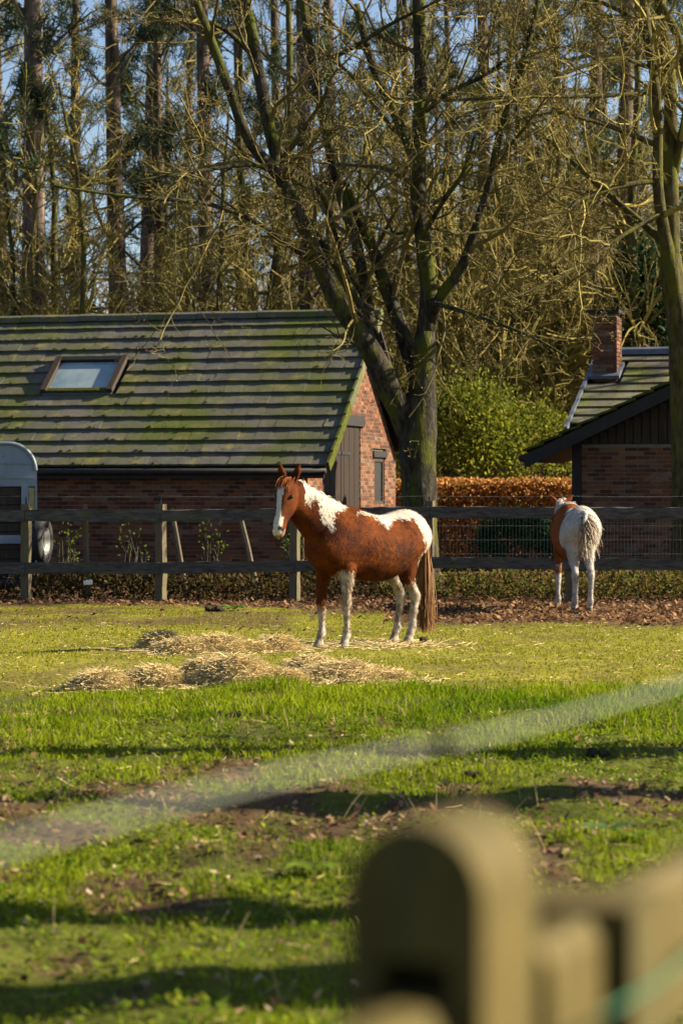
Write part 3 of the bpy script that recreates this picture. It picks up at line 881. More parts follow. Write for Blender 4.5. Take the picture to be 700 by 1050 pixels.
def wheel(c, ax, r, w):
    """tyre + rim around axis"""
    ax = unit(np.array(ax, float)); e1 = unit(np.cross(ax, [0, 0, 1.0])); e2 = np.cross(ax, e1)
    prf = [(-w / 2, r * .62), (-w / 2, r * .8), (-w * .46, r * .95), (-w * .3, r), (w * .3, r), (w * .46, r * .95), (w / 2, r * .8), (w / 2, r * .62), (0.3 * w, r * .55), (-.3 * w, r * .55)]
    n = 28; V = []; q = []
    for i in range(n):
        a = 2 * np.pi * i / n
        for (s_, rr) in prf: V.append(np.array(c) + ax * s_ + (e1 * math.cos(a) + e2 * math.sin(a)) * rr)
    k = len(prf)
    for i in range(n):
        for j in range(k): q.append([i * k + j, i * k + (j + 1) % k, ((i + 1) % n) * k + (j + 1) % k, ((i + 1) % n) * k + j])
    T = Geo(); T.add(V, q)
    prf = [(w * .42, r * .61), (w * .46, r * .5), (w * .2, r * .42), (w * .3, r * .16), (w * .34, 0.0)]
    V = []; q = []; k = len(prf)
    for i in range(n):
        a = 2 * np.pi * i / n
        for (s_, rr) in prf: V.append(np.array(c) + ax * s_ + (e1 * math.cos(a) + e2 * math.sin(a)) * rr)
    for i in range(n):
        for j in range(k - 1): q.append([i * k + j, i * k + j + 1, ((i + 1) % n) * k + j + 1, ((i + 1) % n) * k + j])
    Rm = Geo(); Rm.add(V, q)
    return T, Rm
cc = px(44, 555, 37.9); T, Rm = wheel(cc, (0.94, -0.33, 0), 0.37, 0.2)
sw = part('spare_wheel', T, m_tyre, trailer, True); part('rim', Rm, m_rim, sw, True)
T, Rm = wheel((TX1 - 1.9, TY + 0.16, 0.33), (0, -1, 0), 0.33, 0.18)
w2 = part('wheel', T, m_tyre, trailer, True); part('rim', Rm, m_rim, w2, True)
G = Geo(); G.box((TX1 - 0.02, TY + 0.3, 0.42), (TX1 + 0.75, TY + 0.37, 0.5)); G.box((cc[0] - .04, cc[1] - .03, 0.5), (cc[0] + .04, cc[1] + .03, 0.6)); G.box((cc[0] - .04, cc[1] + .0, 0.6), (cc[0] - .01, cc[1] + .03, cc[2])); part('drawbar', G, m_black, trailer)

# ------------------------------------------------------------------ trees
def crom(pts, n):
    """resample a polyline smoothly to n points; pts (k, m)"""
    pts = np.asarray(pts, float)
    p = np.vstack([2 * pts[0] - pts[1], pts, 2 * pts[-1] - pts[-2]])
    out = []
    for i in range(1, len(p) - 2):
        for t in np.linspace(0, 1, 12, endpoint=False):
            a, b, c, d = p[i - 1], p[i], p[i + 1], p[i + 2]
            out.append(0.5 * (2 * b + (c - a) * t + (2 * a - 5 * b + 4 * c - d) * t * t + (3 * b - a - 3 * c + d) * t ** 3))
    out.append(p[-2]); out = np.array(out)
    s = np.concatenate([[0], np.cumsum(np.linalg.norm(np.diff(out[:, :3], axis=0), axis=1))])
    u = np.linspace(0, s[-1], n)
    return np.stack([np.interp(u, s, out[:, k]) for k in range(out.shape[1])], 1)


def spawn(P, Rr, K, lfac, N, ang, upb, wig, tmin=0.2, rfac=0.6, rmin=0.0, labs=None, r=rng, tend=0.25):
    M, n = P.shape[:2]
    idx = np.repeat(np.arange(M), K); m = len(idx)
    t = (tmin + (1 - tmin) * r.random(m)) * (n - 1.001)
    i0 = t.astype(int); f = (t - i0)[:, None]
    p = P[idx, i0] * (1 - f) + P[idx, i0 + 1] * f
    T = unit(P[idx, i0 + 1] - P[idx, i0])
    rad = Rr[idx, i0] * (1 - f[:, 0]) + Rr[idx, i0 + 1] * f[:, 0]
    L = labs if labs is not None else np.linalg.norm(np.diff(P, axis=1), axis=2).sum(1)[idx]
    L = L * r.uniform(lfac[0], lfac[1], m) * (1 - 0.45 * t / (n - 1))
    q = unit(np.cross(T, r.normal(0, 1, (m, 3))))
    a = np.radians(r.normal(ang, 14, m))[:, None]
    d = unit(np.cos(a) * T + np.sin(a) * q + np.array([0, 0, upb]))
    pts = [p]
    for k in range(1, N):
        d = unit(d + r.normal(0, wig, (m, 3)) + np.array([0, 0, upb * 0.3]))
        pts.append(pts[-1] + d * (L / (N - 1))[:, None])
    r0 = np.maximum(np.minimum(rad * rfac, L * 0.022), rmin)
    rr = np.maximum(r0[:, None] * np.linspace(1, tend, N)[None], rmin)
    return np.stack(pts, 1), rr


def twigcol(n, a, b, r=rng):
    t = r.random((n, 1))
    return (np.array(a) * (1 - t) + np.array(b) * t) * r.uniform(0.7, 1.3, (n, 1))


def buds(G, P, size, col, r=rng, frac=1.0):
    """small bud pairs at twig points"""
    q = P[:, 1:].reshape(-1, 3)
    q = q[r.random(len(q)) < frac]
    n = len(q)
    q = q + r.normal(0, 0.01, (n, 3))
    D = unit(r.normal(0, 1, (n, 3)) + np.array([0, 0, 0.6])); U = unit(np.cross(D, r.normal(0, 1, (n, 3))))
    G.leaves(q, D, U, r.uniform(size * 0.7, size * 1.5, n), r.uniform(size * 0.5, size, n), col * r.uniform(0.6, 1.3, (n, 1)))


def traced_tree(root, base_d, limbs, m_b, tw_a, tw_b, trunk, bud_col, k1=9, k2=7, k3=6):
    allP, allR = [], []
    tp = crom([np.append(px(x, y, base_d + dd), w * base_d / F / 2) for (x, y, w, dd) in trunk], 20)
    if trunk[0][1] > 590: tp[0, 2] = -0.1
    def rough(P_, Rd, sides, root_, nm, amp=0.06):
        G = Geo(); G.tubes(P_, Rd, sides, cap=True)
        V = G.V[0]; c = np.repeat(P_, sides, axis=0); 
        nz = 1 + amp * (fbm(V[:, 0] * 9 + V[:, 1] * 7, V[:, 2] * 5, 91) - 0.5) * 2
        G.V[0] = c + (V - c) * nz[:, None]
        return part(nm, G, m_b, root_, True)
    # root flare
    flare = 1 + 0.8 * np.exp(-np.maximum(tp[:, 2], 0) / 0.22)
    rough(tp[:, :3], tp[:, 3] * flare, 18, root, 'trunk', 0.18)
    for L in limbs:
        q = crom([np.append(px(x, y, base_d + dd), w * base_d / F / 2) for (x, y, w, dd) in L], 24)
        rough(q[:, :3], np.maximum(q[:, 3], 0.006), 12 if L[0][2] > 8 else 7, root, 'limb', 0.14)
        allP.append(q[:, :3]); allR.append(q[:, 3])
    P = np.stack(allP); Rr = np.stack(allR)
    G = Geo(); GL = Geo()
    P1, R1 = spawn(P, Rr, k1, (0.35, 0.85), 10, 55, 0.05, 0.13, 0.15, 0.55, 0.012, labs=3.8)
    P2, R2 = spawn(P1, R1, k2, (0.35, 0.75), 7, 46, 0.04, 0.14, 0.2, 0.65, 0.005)
    P3, R3 = spawn(P2, R2, k3, (0.35, 0.8), 5, 44, 0.05, 0.15, 0.2, 0.7, 0.0032)
    P3b, R3b = spawn(P1, R1, 4, (0.15, 0.35), 5, 55, 0.08, 0.2, 0.2, 0.5, 0.0036)
    P4, R4 = spawn(P3, R3, 2, (0.35, 0.7), 3, 45, 0.05, 0.15, 0.2, 0.8, 0.003)
    for (p_, r_, s_) in ((P1, R1, 5), (P2, R2, 4), (P3, R3, 3), (P3b, R3b, 3), (P4, R4, 3)):
        G.tubes(p_, r_, s_, twigcol(len(p_), tw_a, tw_b))
    crown = part('crown', G, m_twig, root)
    B = Geo(); buds(B, P3, 0.02, bud_col, frac=0.5); buds(B, P4, 0.02, bud_col, frac=0.7)
    part('buds', B, m_leaf, crown, kind='stuff')
    return crown


D0 = 37.5
tree = thing('bare_tree', 'large bare multi-stemmed mossy tree at the barn corner behind the fence', 'tree', (px(430, 600, D0)[0], D0, 0))
TRUNK = [(431, 615, 38, 0), (430, 560, 36, 0), (429, 500, 36, 0), (429, 450, 38, 0), (431, 415, 33, 0), (434, 380, 24, 0), (437, 340, 20, 0)]
L = []
L.append([(424, 462, 20, 0), (412, 425, 26, -.05), (394, 388, 25, -.2), (377, 355, 21, -.4), (343, 305, 18, -.6), (316, 243, 16, -.9), (292, 188, 13, -1.1), (256, 146, 11, -1.3), (236, 94, 10, -1.5), (217, 43, 9, -1.6), (198, -8, 8, -1.7)])
L.append([(300, 205, 12, -1.0), (285, 165, 13, -.8), (271, 107, 13, -.7), (260, 43, 12, -.6), (250, -8, 10, -.6)])
L.append([(425, 440, 14, .1), (408, 405, 18, .15), (391, 380, 16, .2), (377, 321, 13, .35), (367, 256, 12, .5), (353, 212, 12, .6), (340, 160, 11, .7), (326, 99, 11, .8), (316, 43, 10, .9), (310, -8, 9, 1)])
L.append([(394, 384, 12, -.05), (381, 352, 12, .0), (357, 294, 10, -.2), (329, 246, 9, -.6), (318, 228, 8, -.8)])
L.append([(431, 400, 18, .2), (418, 356, 17, .35), (398, 301, 15, .5), (381, 253, 13, .6), (364, 215, 11, .7), (352, 186, 10, .7)])
L.append([(437, 345, 20, 0), (439, 294, 18, 0), (432, 232, 17, .1), (428, 184, 16, .1), (431, 86, 14, .2), (429, -10, 13, .3)])
L.append([(427, 172, 11, .1), (412, 133, 10, .4), (384, 73, 9, .8), (365, 5, 8, 1.0)])
L.append([(439, 335, 14, 0), (452, 303, 12, -.2), (468, 284, 12, -.3), (481, 254, 10, -.4), (492, 217, 8, -.5), (503, 184, 8, -.6), (511, 141, 8, -.6), (533, 73, 7, -.7), (553, -5, 6, -.8)])
L.append([(318, 268, 6, -.8), (296, 251, 6, -1.2), (253, 223, 5, -1.7), (206, 208, 4.5, -2.2), (129, 201, 3.5, -2.8), (56, 191, 2.5, -3.2)])
L.append([(290, 182, 6, -1.1), (262, 169, 5, -1.5), (213, 174, 4, -2.0), (187, 178, 3, -2.3), (140, 185, 2, -2.6)])
L.append([(438, 310, 5, -.1), (457, 314, 5, -.6), (503, 329, 4, -1.2), (548, 347, 3, -1.6), (581, 366, 2, -1.9)])
L.append([(432, 245, 5, 0), (455, 205, 5, -.5), (474, 178, 4, -.8), (486, 140, 3, -1)])
L.append([(430, 120, 5, .2), (460, 95, 5, 0), (500, 75, 4, -.3), (545, 40, 3, -.6), (580, 30, 2.5, -.8)])
L.append([(375, 310, 5, .3), (352, 265, 5, .1), (330, 200, 4.5, -.1), (310, 190, 4, -.4), (270, 170, 3, -.9)])
L.append([(262, 60, 6, -.6), (230, 30, 5, -1.0), (180, 10, 4, -1.5), (140, -10, 3, -2)])
L.append([(320, 60, 6, .9), (350, 55, 5, .5), (400, 25, 4, .1), (440, 5, 3, -.2)])
traced_tree(tree, D0, L, m_bark, (0.06, 0.048, 0.016), (0.16, 0.13, 0.035), TRUNK, np.array([0.36, 0.27, 0.14]), 8, 5, 4)

D1 = 38.6
tree2 = thing('bare_tree', 'tall bare tree with yellow-green algae on its stems beside the dark shed', 'tree', (px(700, 600, D1)[0], D1, 0))
TR2 = [(703, 615, 30, 0), (702, 520, 27, 0), (700, 420, 26, 0), (696, 340, 25, 0), (690, 290, 24, 0), (686, 262, 22, 0)]
L = []
L.append([(687, 275, 16, 0), (679, 230, 13, -.2), (674, 188, 11, -.3), (673, 107, 10, -.4), (664, 40, 9, -.5), (658, -8, 8, -.6)])
L.append([(689, 270, 16, 0), (687, 171, 15, .2), (686, 86, 14, .3), (676, 0, 12, .4), (670, -60, 10, .5)])
L.append([(690, 180, 10, .2), (704, 110, 10, .0), (697, 47, 9, -.2), (678, 5, 8, -.4)])
L.append([(684, 95, 5, .2), (666, 96, 5, -.4), (593, 99, 4.5, -1), (529, 99, 4, -1.6), (460, 103, 3, -2.2), (400, 101, 2, -2.6)])
L.append([(676, 185, 6, -.3), (640, 190, 5.5, -.6), (600, 202, 5, -1), (563, 223, 4, -1.5), (507, 236, 3, -2.1), (459, 241, 2, -2.5)])
L.append([(675, 150, 6, -.3), (640, 135, 6, -.6), (601, 122, 5, -1), (563, 116, 3.5, -1.5), (507, 137, 2.5, -2)])
L.append([(688, 268, 9, 0), (675, 245, 8, .2), (630, 205, 7, .6), (575, 155, 5, 1.2), (540, 120, 3.5, 1.6)])
L.append([(676, 220, 5, -.3), (640, 240, 4.5, -.7), (590, 275, 4, -1.2), (540, 300, 3, -1.7), (500, 310, 2, -2)])
L.append([(690, 60, 6, .3), (650, 20, 5, .0), (600, -5, 4, -.4)])
L.append([(668, 70, 5, -.4), (630, 60, 4.5, -.8), (580, 75, 3.5, -1.2), (545, 95, 2.5, -1.5)])
traced_tree(tree2, D1, L, m_bark_y, (0.13, 0.11, 0.025), (0.23, 0.195, 0.05), TR2, np.array([0.36, 0.27, 0.14]), 8, 5, 4)


def free_tree(name, h, r0, seed, m_b, tw_a, tw_b, kb, lmax, label, cat, group=None, k2=8, k3=6, rmin=0.007, low=0.15, crook=0.03, upb=0.15, straight=False):
    r = np.random.default_rng(seed)
    root = thing(name, label, cat, (0, 0, -200), group)
    n = 18; pts = [np.zeros(3)]; d = np.array([0, 0, 1.0])
    for i in range(n - 1):
        d = unit(d + r.normal(0, crook, 3) * np.array([1, 1, 0.2]) + np.array([0, 0, 0.05])); pts.append(pts[-1] + d * h / (n - 1))
    P = np.array(pts); Rr = r0 * (1 - 0.8 * np.linspace(0, 1, n) ** 1.2)
    Rr[0] *= 1.35
    G = Geo(); G.tubes(P, Rr, 10, cap=True); part('trunk', G, m_b, root, True, world=False)
    P1, R1 = spawn(P[None], Rr[None], kb, (0.4, 1.0), 8, 62, upb, 0.13, low, 0.45, rmin * 1.3, labs=lmax, r=r)
    P2, R2 = spawn(P1, R1, k2, (0.3, 0.7), 6, 48, 0.06, 0.13, 0.15, 0.6, rmin, r=r)
    P3, R3 = spawn(P2, R2, k3, (0.35, 0.8), 4, 42, 0.05, 0.14, 0.15, 0.7, rmin * 0.7, r=r)
    G = Geo()
    for (p_, r_, s_) in ((P1, R1, 4), (P2, R2, 3), (P3, R3, 3)):
        G.tubes(p_, r_, s_, twigcol(len(p_), tw_a, tw_b, r))
    crown = part('crown', G, m_twig, root, world=False)
    return root, P1, P2, crown


protos = []
TWY = ((0.13, 0.11, 0.025), (0.26, 0.215, 0.06))
for s_ in range(4):
    t, P1, P2, cr = free_tree('understorey_tree', 9.5 + s_ * 1.3, 0.10 + 0.02 * s_, 200 + s_, m_bark_y, *TWY, 34, 4.2, 'slender bare understorey tree with yellowish twigs in the wood behind the buildings', 'tree', 'slender trees in the wood', 7, 5, 0.010, 0.08, 0.05)
    protos.append(t)
r3 = np.random.default_rng(33)
spots = []
for i in range(30):
    d = r3.uniform(50, 82)
    x = r3.uniform(-30, 730)
    if d < 57: d += 7
    spots.append((x, d))
for (x, d) in [(470, 58), (520, 59), (560, 57.5), (100, 56), (190, 55), (260, 57), (30, 57), (350, 56), (610, 58), (650, 57), (455, 56.5), (490, 57), (505, 61), (540, 58.5), (585, 60), (530, 64), (575, 66)]: spots.append((x, d))
for i, (x, d) in enumerate(spots):
    X = (x - 350) * d / F; k = i % 4
    sc = r3.uniform(0.75, 1.2)
    LB, GR = (('slender bare tree with yellowish twigs behind the long barn roof', 'slender trees behind the long barn') if x < 330 else ('slender bare tree behind the large mossy tree and yellow-green shrubs', 'slender trees behind the shrubs') if x < 580 else ('slender bare tree in the wood behind the dark shed', 'slender trees behind the shed'))
    if i < 4: o = protos[i]; o['label'] = LB; o['group'] = GR; o.location = (X, d, -0.05); o.rotation_euler = (0, 0, r3.uniform(0, 6.28)); o.scale = (sc, sc, sc)
    else: copy_thing(protos[k], (X, d, -0.05), r3.uniform(0, 6.28), (sc, sc, sc * r3.uniform(0.9, 1.15)), LB, GR)

# tall pines: straight trunks, dark needles high up
def pine(seed, h, r0, needle_from, label, group, ncl=1500):
    r = np.random.default_rng(seed)
    root, P1, P2, cr = free_tree('pine_tree', h, r0, seed, m_pinebark, (0.06, 0.05, 0.035), (0.11, 0.09, 0.06), 36, 4.0, label, 'pine tree', group, 5, 2, 0.012, 0.22, 0.008, -0.02)
    G = Geo()
    q = np.concatenate([P1[:, 3:].reshape(-1, 3), P2[:, 2:].reshape(-1, 3)]); q = q[q[:, 2] > needle_from]
    q = q[r.integers(0, len(q), ncl)]
    n = 16
    c = np.repeat(q, n, axis=0); m = len(c)
    D = unit(r.normal(0, 1, (m, 3)) + np.array([0, 0, 0.15])); U = unit(np.cross(D, r.normal(0, 1, (m, 3))))
    col = np.array([0.028, 0.055, 0.022]) * r.uniform(0.6, 1.5, (m, 1))
    G.leaves(c + r.normal(0, 0.07, (m, 3)), D, U, r.uniform(0.16, 0.34, m), r.uniform(0.02, 0.045, m), col)
    part('needles', G, m_needle, cr, world=False, kind='stuff')
    return root
pa = pine(301, 24, 0.34, 8.5, 'tall straight pine trunk with dark needles rising behind the long barn', 'pines behind the long barn', 850)
pb = pine(302, 22, 0.29, 9.5, 'tall straight pine trunk standing behind the dark shed and yellow shrubs', 'pines behind the dark shed', 700)
PA = [(38, 58, 1.0), (123, 64, .9), (147, 70, .85), (-25, 62, 1), (80, 82, .9), (215, 62, .75), (186, 88, .8), (250, 84, .85), (165, 66, .6), (316, 60, .72), (290, 78, .8), (345, 72, .8), (5, 80, .9)]
PB = [(608, 64, .9), (640, 60, .95), (500, 66, .9), (518, 84, .8), (545, 74, .85), (575, 88, .9), (465, 80, .8), (400, 86, .9), (420, 76, .7), (668, 80, .9), (715, 66, 1), (625, 92, .8)]
for (lst, pr_) in ((PA, pa), (PB, pb)):
    for i, (x, d, sc) in enumerate(lst):
        loc = ((x - 350) * d / F, d, -0.1); rz = r3.uniform(0, 6.28)
        if i == 0: pr_.location = loc; pr_.rotation_euler = (0, 0, rz); pr_.scale = (sc, sc, 1)
        else: copy_thing(pr_, loc, rz, (sc, sc, r3.uniform(0.92, 1.1)))

# far wood, one mass of stems and twigs
G = Geo()
n = 3400
xs = r3.uniform(-26, 26, n); ys = r3.uniform(88, 125, n); hh = np.where(xs < 1, r3.uniform(2, 11, n), r3.uniform(3, 14, n))
P = np.stack([xs, ys, np.zeros(n)], 1)
ls = r3.normal(0, 0.09, (n, 3)) * np.array([1, 1, 0])
pts = np.stack([P + (np.array([0, 0, 1.0]) + ls * k) * (hh[:, None] * k / 4) for k in range(5)], 1)
rr = r3.uniform(0.02, 0.09, n)[:, None] * np.linspace(1, .3, 5)
G.tubes(pts, rr, 4, twigcol(n, (0.08, 0.064, 0.05), (0.18, 0.135, 0.1), r3))
P2, R2 = spawn(pts, rr, 10, (0.15, 0.4), 4, 55, 0.1, 0.2, 0.1, 0.5, 0.014, r=r3)
G.tubes(P2, R2, 3, twigcol(len(P2), (0.11, 0.085, 0.055), (0.26, 0.19, 0.11), r3))
stuff('distant_wood', G, m_twig, 'brown mass of distant bare stems and twigs closing the wood', 'woodland')


def bush(name, label, cat, c, rad, n, lsize, cols, m, clump=60, seed=1, group=None, trunk_col=(0.06, 0.05, 0.04), shell=0.55):
    r = np.random.default_rng(seed)
    root = thing(name, label, cat, (c[0], c[1], 0), group)
    G = Geo()
    cl = unit(r.normal(0, 1, (clump, 3))) * (shell + (1 - shell) * r.random((clump, 1)) ** 0.6)
    cl[:, 2] = np.abs(cl[:, 2]) * 1.1 - 0.15
    rad = np.array(rad)
    idx = r.integers(0, clump, n)
    off = r.normal(0, 1, (n, 3)) * (0.21 if shell < .7 else .12)
    P = np.array(c) + (cl[idx] + off) * rad; P[:, 2] = np.maximum(P[:, 2], 0.03)
    D = unit(unit(cl[idx] + off) * 0.7 + r.normal(0, 0.8, (n, 3))); U = unit(np.cross(D, r.normal(0, 1, (n, 3))))
    L_ = r.uniform(*lsize, n); cols = np.array(cols)
    cc_ = cols[r.integers(0, len(cols), n)] * (0.7 + 0.6 * r.random(clump))[idx][:, None] * r.uniform(0.75, 1.25, (n, 1))
    G.leaves(P, D, U, L_, L_ * r.uniform(0.35, 0.6, n), cc_)
    S_ = Geo(); k = 14
    b = np.array([c[0], c[1], 0.0]) + r.normal(0, 0.1, (k, 3)) * np.array([1, 1, 0])
    e = np.array(c) + cl[:k] * rad * 0.8
    S_.tubes(np.stack([b, (b + e) / 2 + r.normal(0, .05, (k, 3)), e], 1), np.tile([[.03, .02, .008]], (k, 1)), 5, np.tile(np.array(trunk_col), (k, 1)))
    part('stems', S_, m_twig, root); part('foliage', G, m, root)
    return root


YG = [(0.12, 0.145, 0.014), (0.2, 0.2, 0.02), (0.06, 0.08, 0.012)]
DG = [(0.02, 0.045, 0.018), (0.03, 0.065, 0.022), (0.012, 0.03, 0.014)]
def at(x, y, d): return px(x, y, d)
bush('evergreen_shrub', 'sunlit yellow-green evergreen shrub rising above the copper hedge', 'shrub', at(478, 462, 53), (1.3, 1.0, 1.45), 8000, (0.06, 0.14), YG, m_green, 110, 1)
bush('evergreen_shrub', 'second yellow-green shrub between the copper hedge and the dark shed', 'shrub', at(530, 468, 54), (1.2, 1.0, 1.2), 7500, (0.06, 0.14), YG, m_green, 110, 2)
bush('evergreen_shrub', 'dark evergreen shrub showing above the ridge of the shed', 'shrub', at(668, 350, 58), (1.2, 1.0, 2.2), 12000, (0.07, 0.18), DG, m_green, 90, 4)
bush('evergreen_shrub', 'leafy green shrub squeezed between barn gable and bare trunk', 'shrub', at(408, 470, 55), (0.8, 0.7, 1.5), 7000, (0.06, 0.14), YG, m_green, 60, 5)
bush('rounded_shrub', 'dark green rounded shrub behind the wire mesh of the fence', 'shrub', at(530, 562, 38.6), (0.62, 0.45, 0.62), 9000, (0.03, 0.08), [(0.015, 0.06, 0.025), (0.02, 0.08, 0.03), (0.01, 0.035, 0.016)], m_green, 70, 6, shell=0.8)
# copper beech hedge
hedge = thing('beech_hedge', 'clipped copper-brown beech hedge behind the fence', 'hedge', (2.9, 50, 0))
G = Geo(); n = 36000
hx = r3.uniform(0.7, 5.4, n); hy = 50 + r3.normal(0, 0.3, n) - 0.1 * (hx - 2.9); hz = 1.84 * (1 - r3.random(n) ** 1.8) + 0.07 * (fbm(hx * 2.5, hy * 2, 95) - .5) * 2
P = np.stack([hx, hy, np.maximum(hz, 0.02)], 1); D = unit(r3.normal(0, 1, (n, 3)) + np.array([0.1, -0.3, 0.0])); U = unit(np.cross(D, r3.normal(0, 1, (n, 3))))
Lf = r3.uniform(0.05, 0.1, n); hc = np.array([(0.48, 0.22, 0.06), (0.58, 0.32, 0.12), (0.3, 0.13, 0.04), (0.2, 0.17, 0.03)])
G.leaves(P, D, U, Lf, Lf * 0.6, hc[r3.choice(4, n, p=[.4, .3, .2, .1])] * r3.uniform(.6, 1.25, (n, 1)))
part('foliage', G, m_leaf, hedge)
G = Geo(); k = 120; b = np.stack([r3.uniform(0.8, 5.3, k), 50 + r3.normal(0, .12, k), np.zeros(k)], 1)
e = b + np.stack([r3.normal(0, .2, k), r3.normal(0, .15, k), r3.uniform(1.2, 1.8, k)], 1)
G.tubes(np.stack([b, (b + e) / 2, e], 1), np.tile([[.014, .01, .005]], (k, 1)), 4, np.tile([[0.07, .055, .04]], (k, 1))); part('stems', G, m_twig, hedge)

# ground cover in the strip behind the fence
G = Geo()
n = 26000
xs = r3.uniform(-6.2, 6.4, n); ys = 36.25 + r3.random(n) ** 1.3 * 3.2
hgt = (0.18 + 0.42 * fbm(xs * 1.1, ys * 1.1, 97)) * np.where(xs > 1.0, 1.05, 1.0)
zs = hgt * r3.random(n) ** 0.8
P = np.stack([xs, ys, zs], 1); D = unit(r3.normal(0, 1, (n, 3)) + np.array([0, -.2, .3])); U = unit(np.cross(D, r3.normal(0, 1, (n, 3))))
Lf = r3.uniform(0.04, 0.1, n)
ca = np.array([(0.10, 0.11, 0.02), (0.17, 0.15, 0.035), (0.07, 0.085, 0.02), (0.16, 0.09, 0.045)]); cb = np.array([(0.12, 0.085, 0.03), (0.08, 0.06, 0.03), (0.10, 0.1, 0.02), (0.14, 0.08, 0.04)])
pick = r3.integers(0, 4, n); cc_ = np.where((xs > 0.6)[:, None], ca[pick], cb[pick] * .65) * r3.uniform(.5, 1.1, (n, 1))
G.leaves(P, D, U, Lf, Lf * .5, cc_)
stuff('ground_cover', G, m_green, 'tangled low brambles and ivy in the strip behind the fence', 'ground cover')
for i, (x, y, s_, lab) in enumerate([(137, 548, .30, 'sprig of ivy climbing the barn wall beside a lit fence post'), (68, 550, .22, 'dark ivy sprig on the barn wall near the spare wheel'),
                                     (215, 566, .25, 'small green plant against the barn wall between two leaning stakes'), (300, 566, .2, 'leafy plant at the barn corner under the horse head')]):
    c = at(x, y, 40.4); c[2] = 0.55
    bush('wall_plant', lab, 'plant', c, (s_, 0.2, 0.6), 90, (0.04, 0.08), [(0.06, 0.11, 0.015), (0.10, 0.14, 0.02)], m_green, 14, 20 + i)

# trees standing out of frame towards the sun (their shade falls on the paddock)
tp, _, _, _ = free_tree('shade_tree', 11, 0.24, 400, m_bark, (0.07, 0.06, 0.03), (0.12, 0.1, 0.04), 30, 4.8, 'bare tree standing beside the paddock towards the sun', 'tree', 'trees beside the paddock', 6, 3, 0.012, 0.2, 0.04)
SH = [(19.0, 47.0, 1.1), (21.0, 42.5, 1.0)]
for i, (x, y, sc) in enumerate(SH):
    if i == 0: tp.location = (x, y, 0); tp.scale = (sc,) * 3
    else: copy_thing(tp, (x, y, 0), i * 1.3, (sc,) * 3)

tq, _, _, _ = free_tree('shade_tree', 17, 0.24, 410, m_bark, (0.07, 0.06, 0.03), (0.12, 0.1, 0.04), 16, 3.0, 'tall straight bare tree in the row along the sunny side of the paddock', 'tree', 'row of straight trees beside the paddock', 6, 3, 0.012, 0.25, 0.012)
for i, (x, y) in enumerate([(8.0, 14.3), (9.5, 16.9), (7.2, 10.8), (6.6, 9.2)]):
    if i == 0: tq.location = (x, y, 0); tq.scale = (1.35, 1.35, 1)
    else: copy_thing(tq, (x, y, 0), i * 1.7, (1.35, 1.35, 1))

# ------------------------------------------------------------------ hay heaps, clods, weeds
def hay(cx, cy, rx, hz, lab, seed):
    global G
    r = np.random.default_rng(seed)
    X, Y = gpx(cx, cy); Y += rx * 0.4
    root = thing('hay_heap', lab, 'hay', (X, Y, float(gz(X, Y))), 'heaps of hay on the turf')
    n = 22; V = []; q = []
    th = np.linspace(0, 2 * np.pi, n, endpoint=False)
    for k, s in enumerate(np.linspace(1, 0.06, 7)):
        rad = rx * s * (1 + 0.25 * (fbm(np.cos(th) * 1.5 + 5 + seed, np.sin(th) * 1.5 + k * .3, 99) - .5))
        z = hz * 1.12 * (1 - s ** 2) * (0.85 + 0.3 * fbm(np.cos(th) * 2 + seed, np.sin(th) * 2, 98)) - 0.02 * (k == 0)
        V += list(np.stack([X + rad * np.cos(th), Y + rad * 0.7 * np.sin(th), gz(X, Y) + z], 1))
    for k in range(6):
        for i in range(n): q.append([k * n + i, k * n + (i + 1) % n, (k + 1) * n + (i + 1) % n, (k + 1) * n + i])
    Gm = Geo(); Gm.add(V, q, [[6 * n, 6 * n + i, 6 * n + i + 1] for i in range(1, n - 1)], (0.6, 0.47, 0.23)); part('mound', Gm, m_hay, root, True)
    m = int(7000 * rx); u = np.sqrt(r.random(m)) * 1.05; a = r.random(m) * 2 * np.pi
    xs = X + u * rx * np.cos(a); ys = Y + u * rx * .7 * np.sin(a); zs = gz(X, Y) + np.maximum(hz * 1.12 * (1 - u ** 2), 0) + r.uniform(-0.01, 0.025, m)
    G = Geo(); straw(xs, ys, zs, r.uniform(0.09, 0.28, m), 0.0036, 0.2); part('straw', G, m_hay, root, kind='stuff')
for i, p in enumerate(PILES): hay(*p, 500 + i)


def lumps(name, lab, cat, x, y, n, s, spread, m, seed):
    r = np.random.default_rng(seed); X, Y = gpx(x, y); G = Geo(); z0 = float(gz(X, Y))
    for k in range(n):
        c = np.array([X + r.normal(0, spread), Y + r.normal(0, spread * .8), z0 + s * 0.35 + (0.5 * s if k < n / 3 else 0)])
        v = []; rad = s * r.uniform(.6, 1.1)
        for i in range(5):
            ph = -np.pi / 2 + np.pi * (i + .5) / 5
            for j in range(7):
                a = 2 * np.pi * j / 7
                v.append(c + rad * r.uniform(.75, 1.2) * np.array([math.cos(ph) * math.cos(a), math.cos(ph) * math.sin(a), math.sin(ph) * .7]))
        q = [[i * 7 + j, i * 7 + (j + 1) % 7, (i + 1) * 7 + (j + 1) % 7, (i + 1) * 7 + j] for i in range(4) for j in range(7)]
        t = [[0, j + 1, j] for j in range(1, 6)] + [[28, 28 + j, 28 + j + 1] for j in range(1, 6)]
        G.add(v, q, t)
    o = link(name, G.mesh(name), m); tag(o, lab, cat)
lumps('dung_pile', 'dark pile of dung on bright grass in front of the hay heaps', 'dung', 238, 738, 9, .035, .05, m_clod, 1)
lumps('dung_pile', 'dark pile of dung with a green weed near the fence', 'dung', 222, 628, 10, .055, .09, m_clod, 2)
lumps('dung_pile', 'dark pile of dung lying below the grazing line of the white horse', 'dung', 590, 727, 10, .035, .06, m_clod, 3)
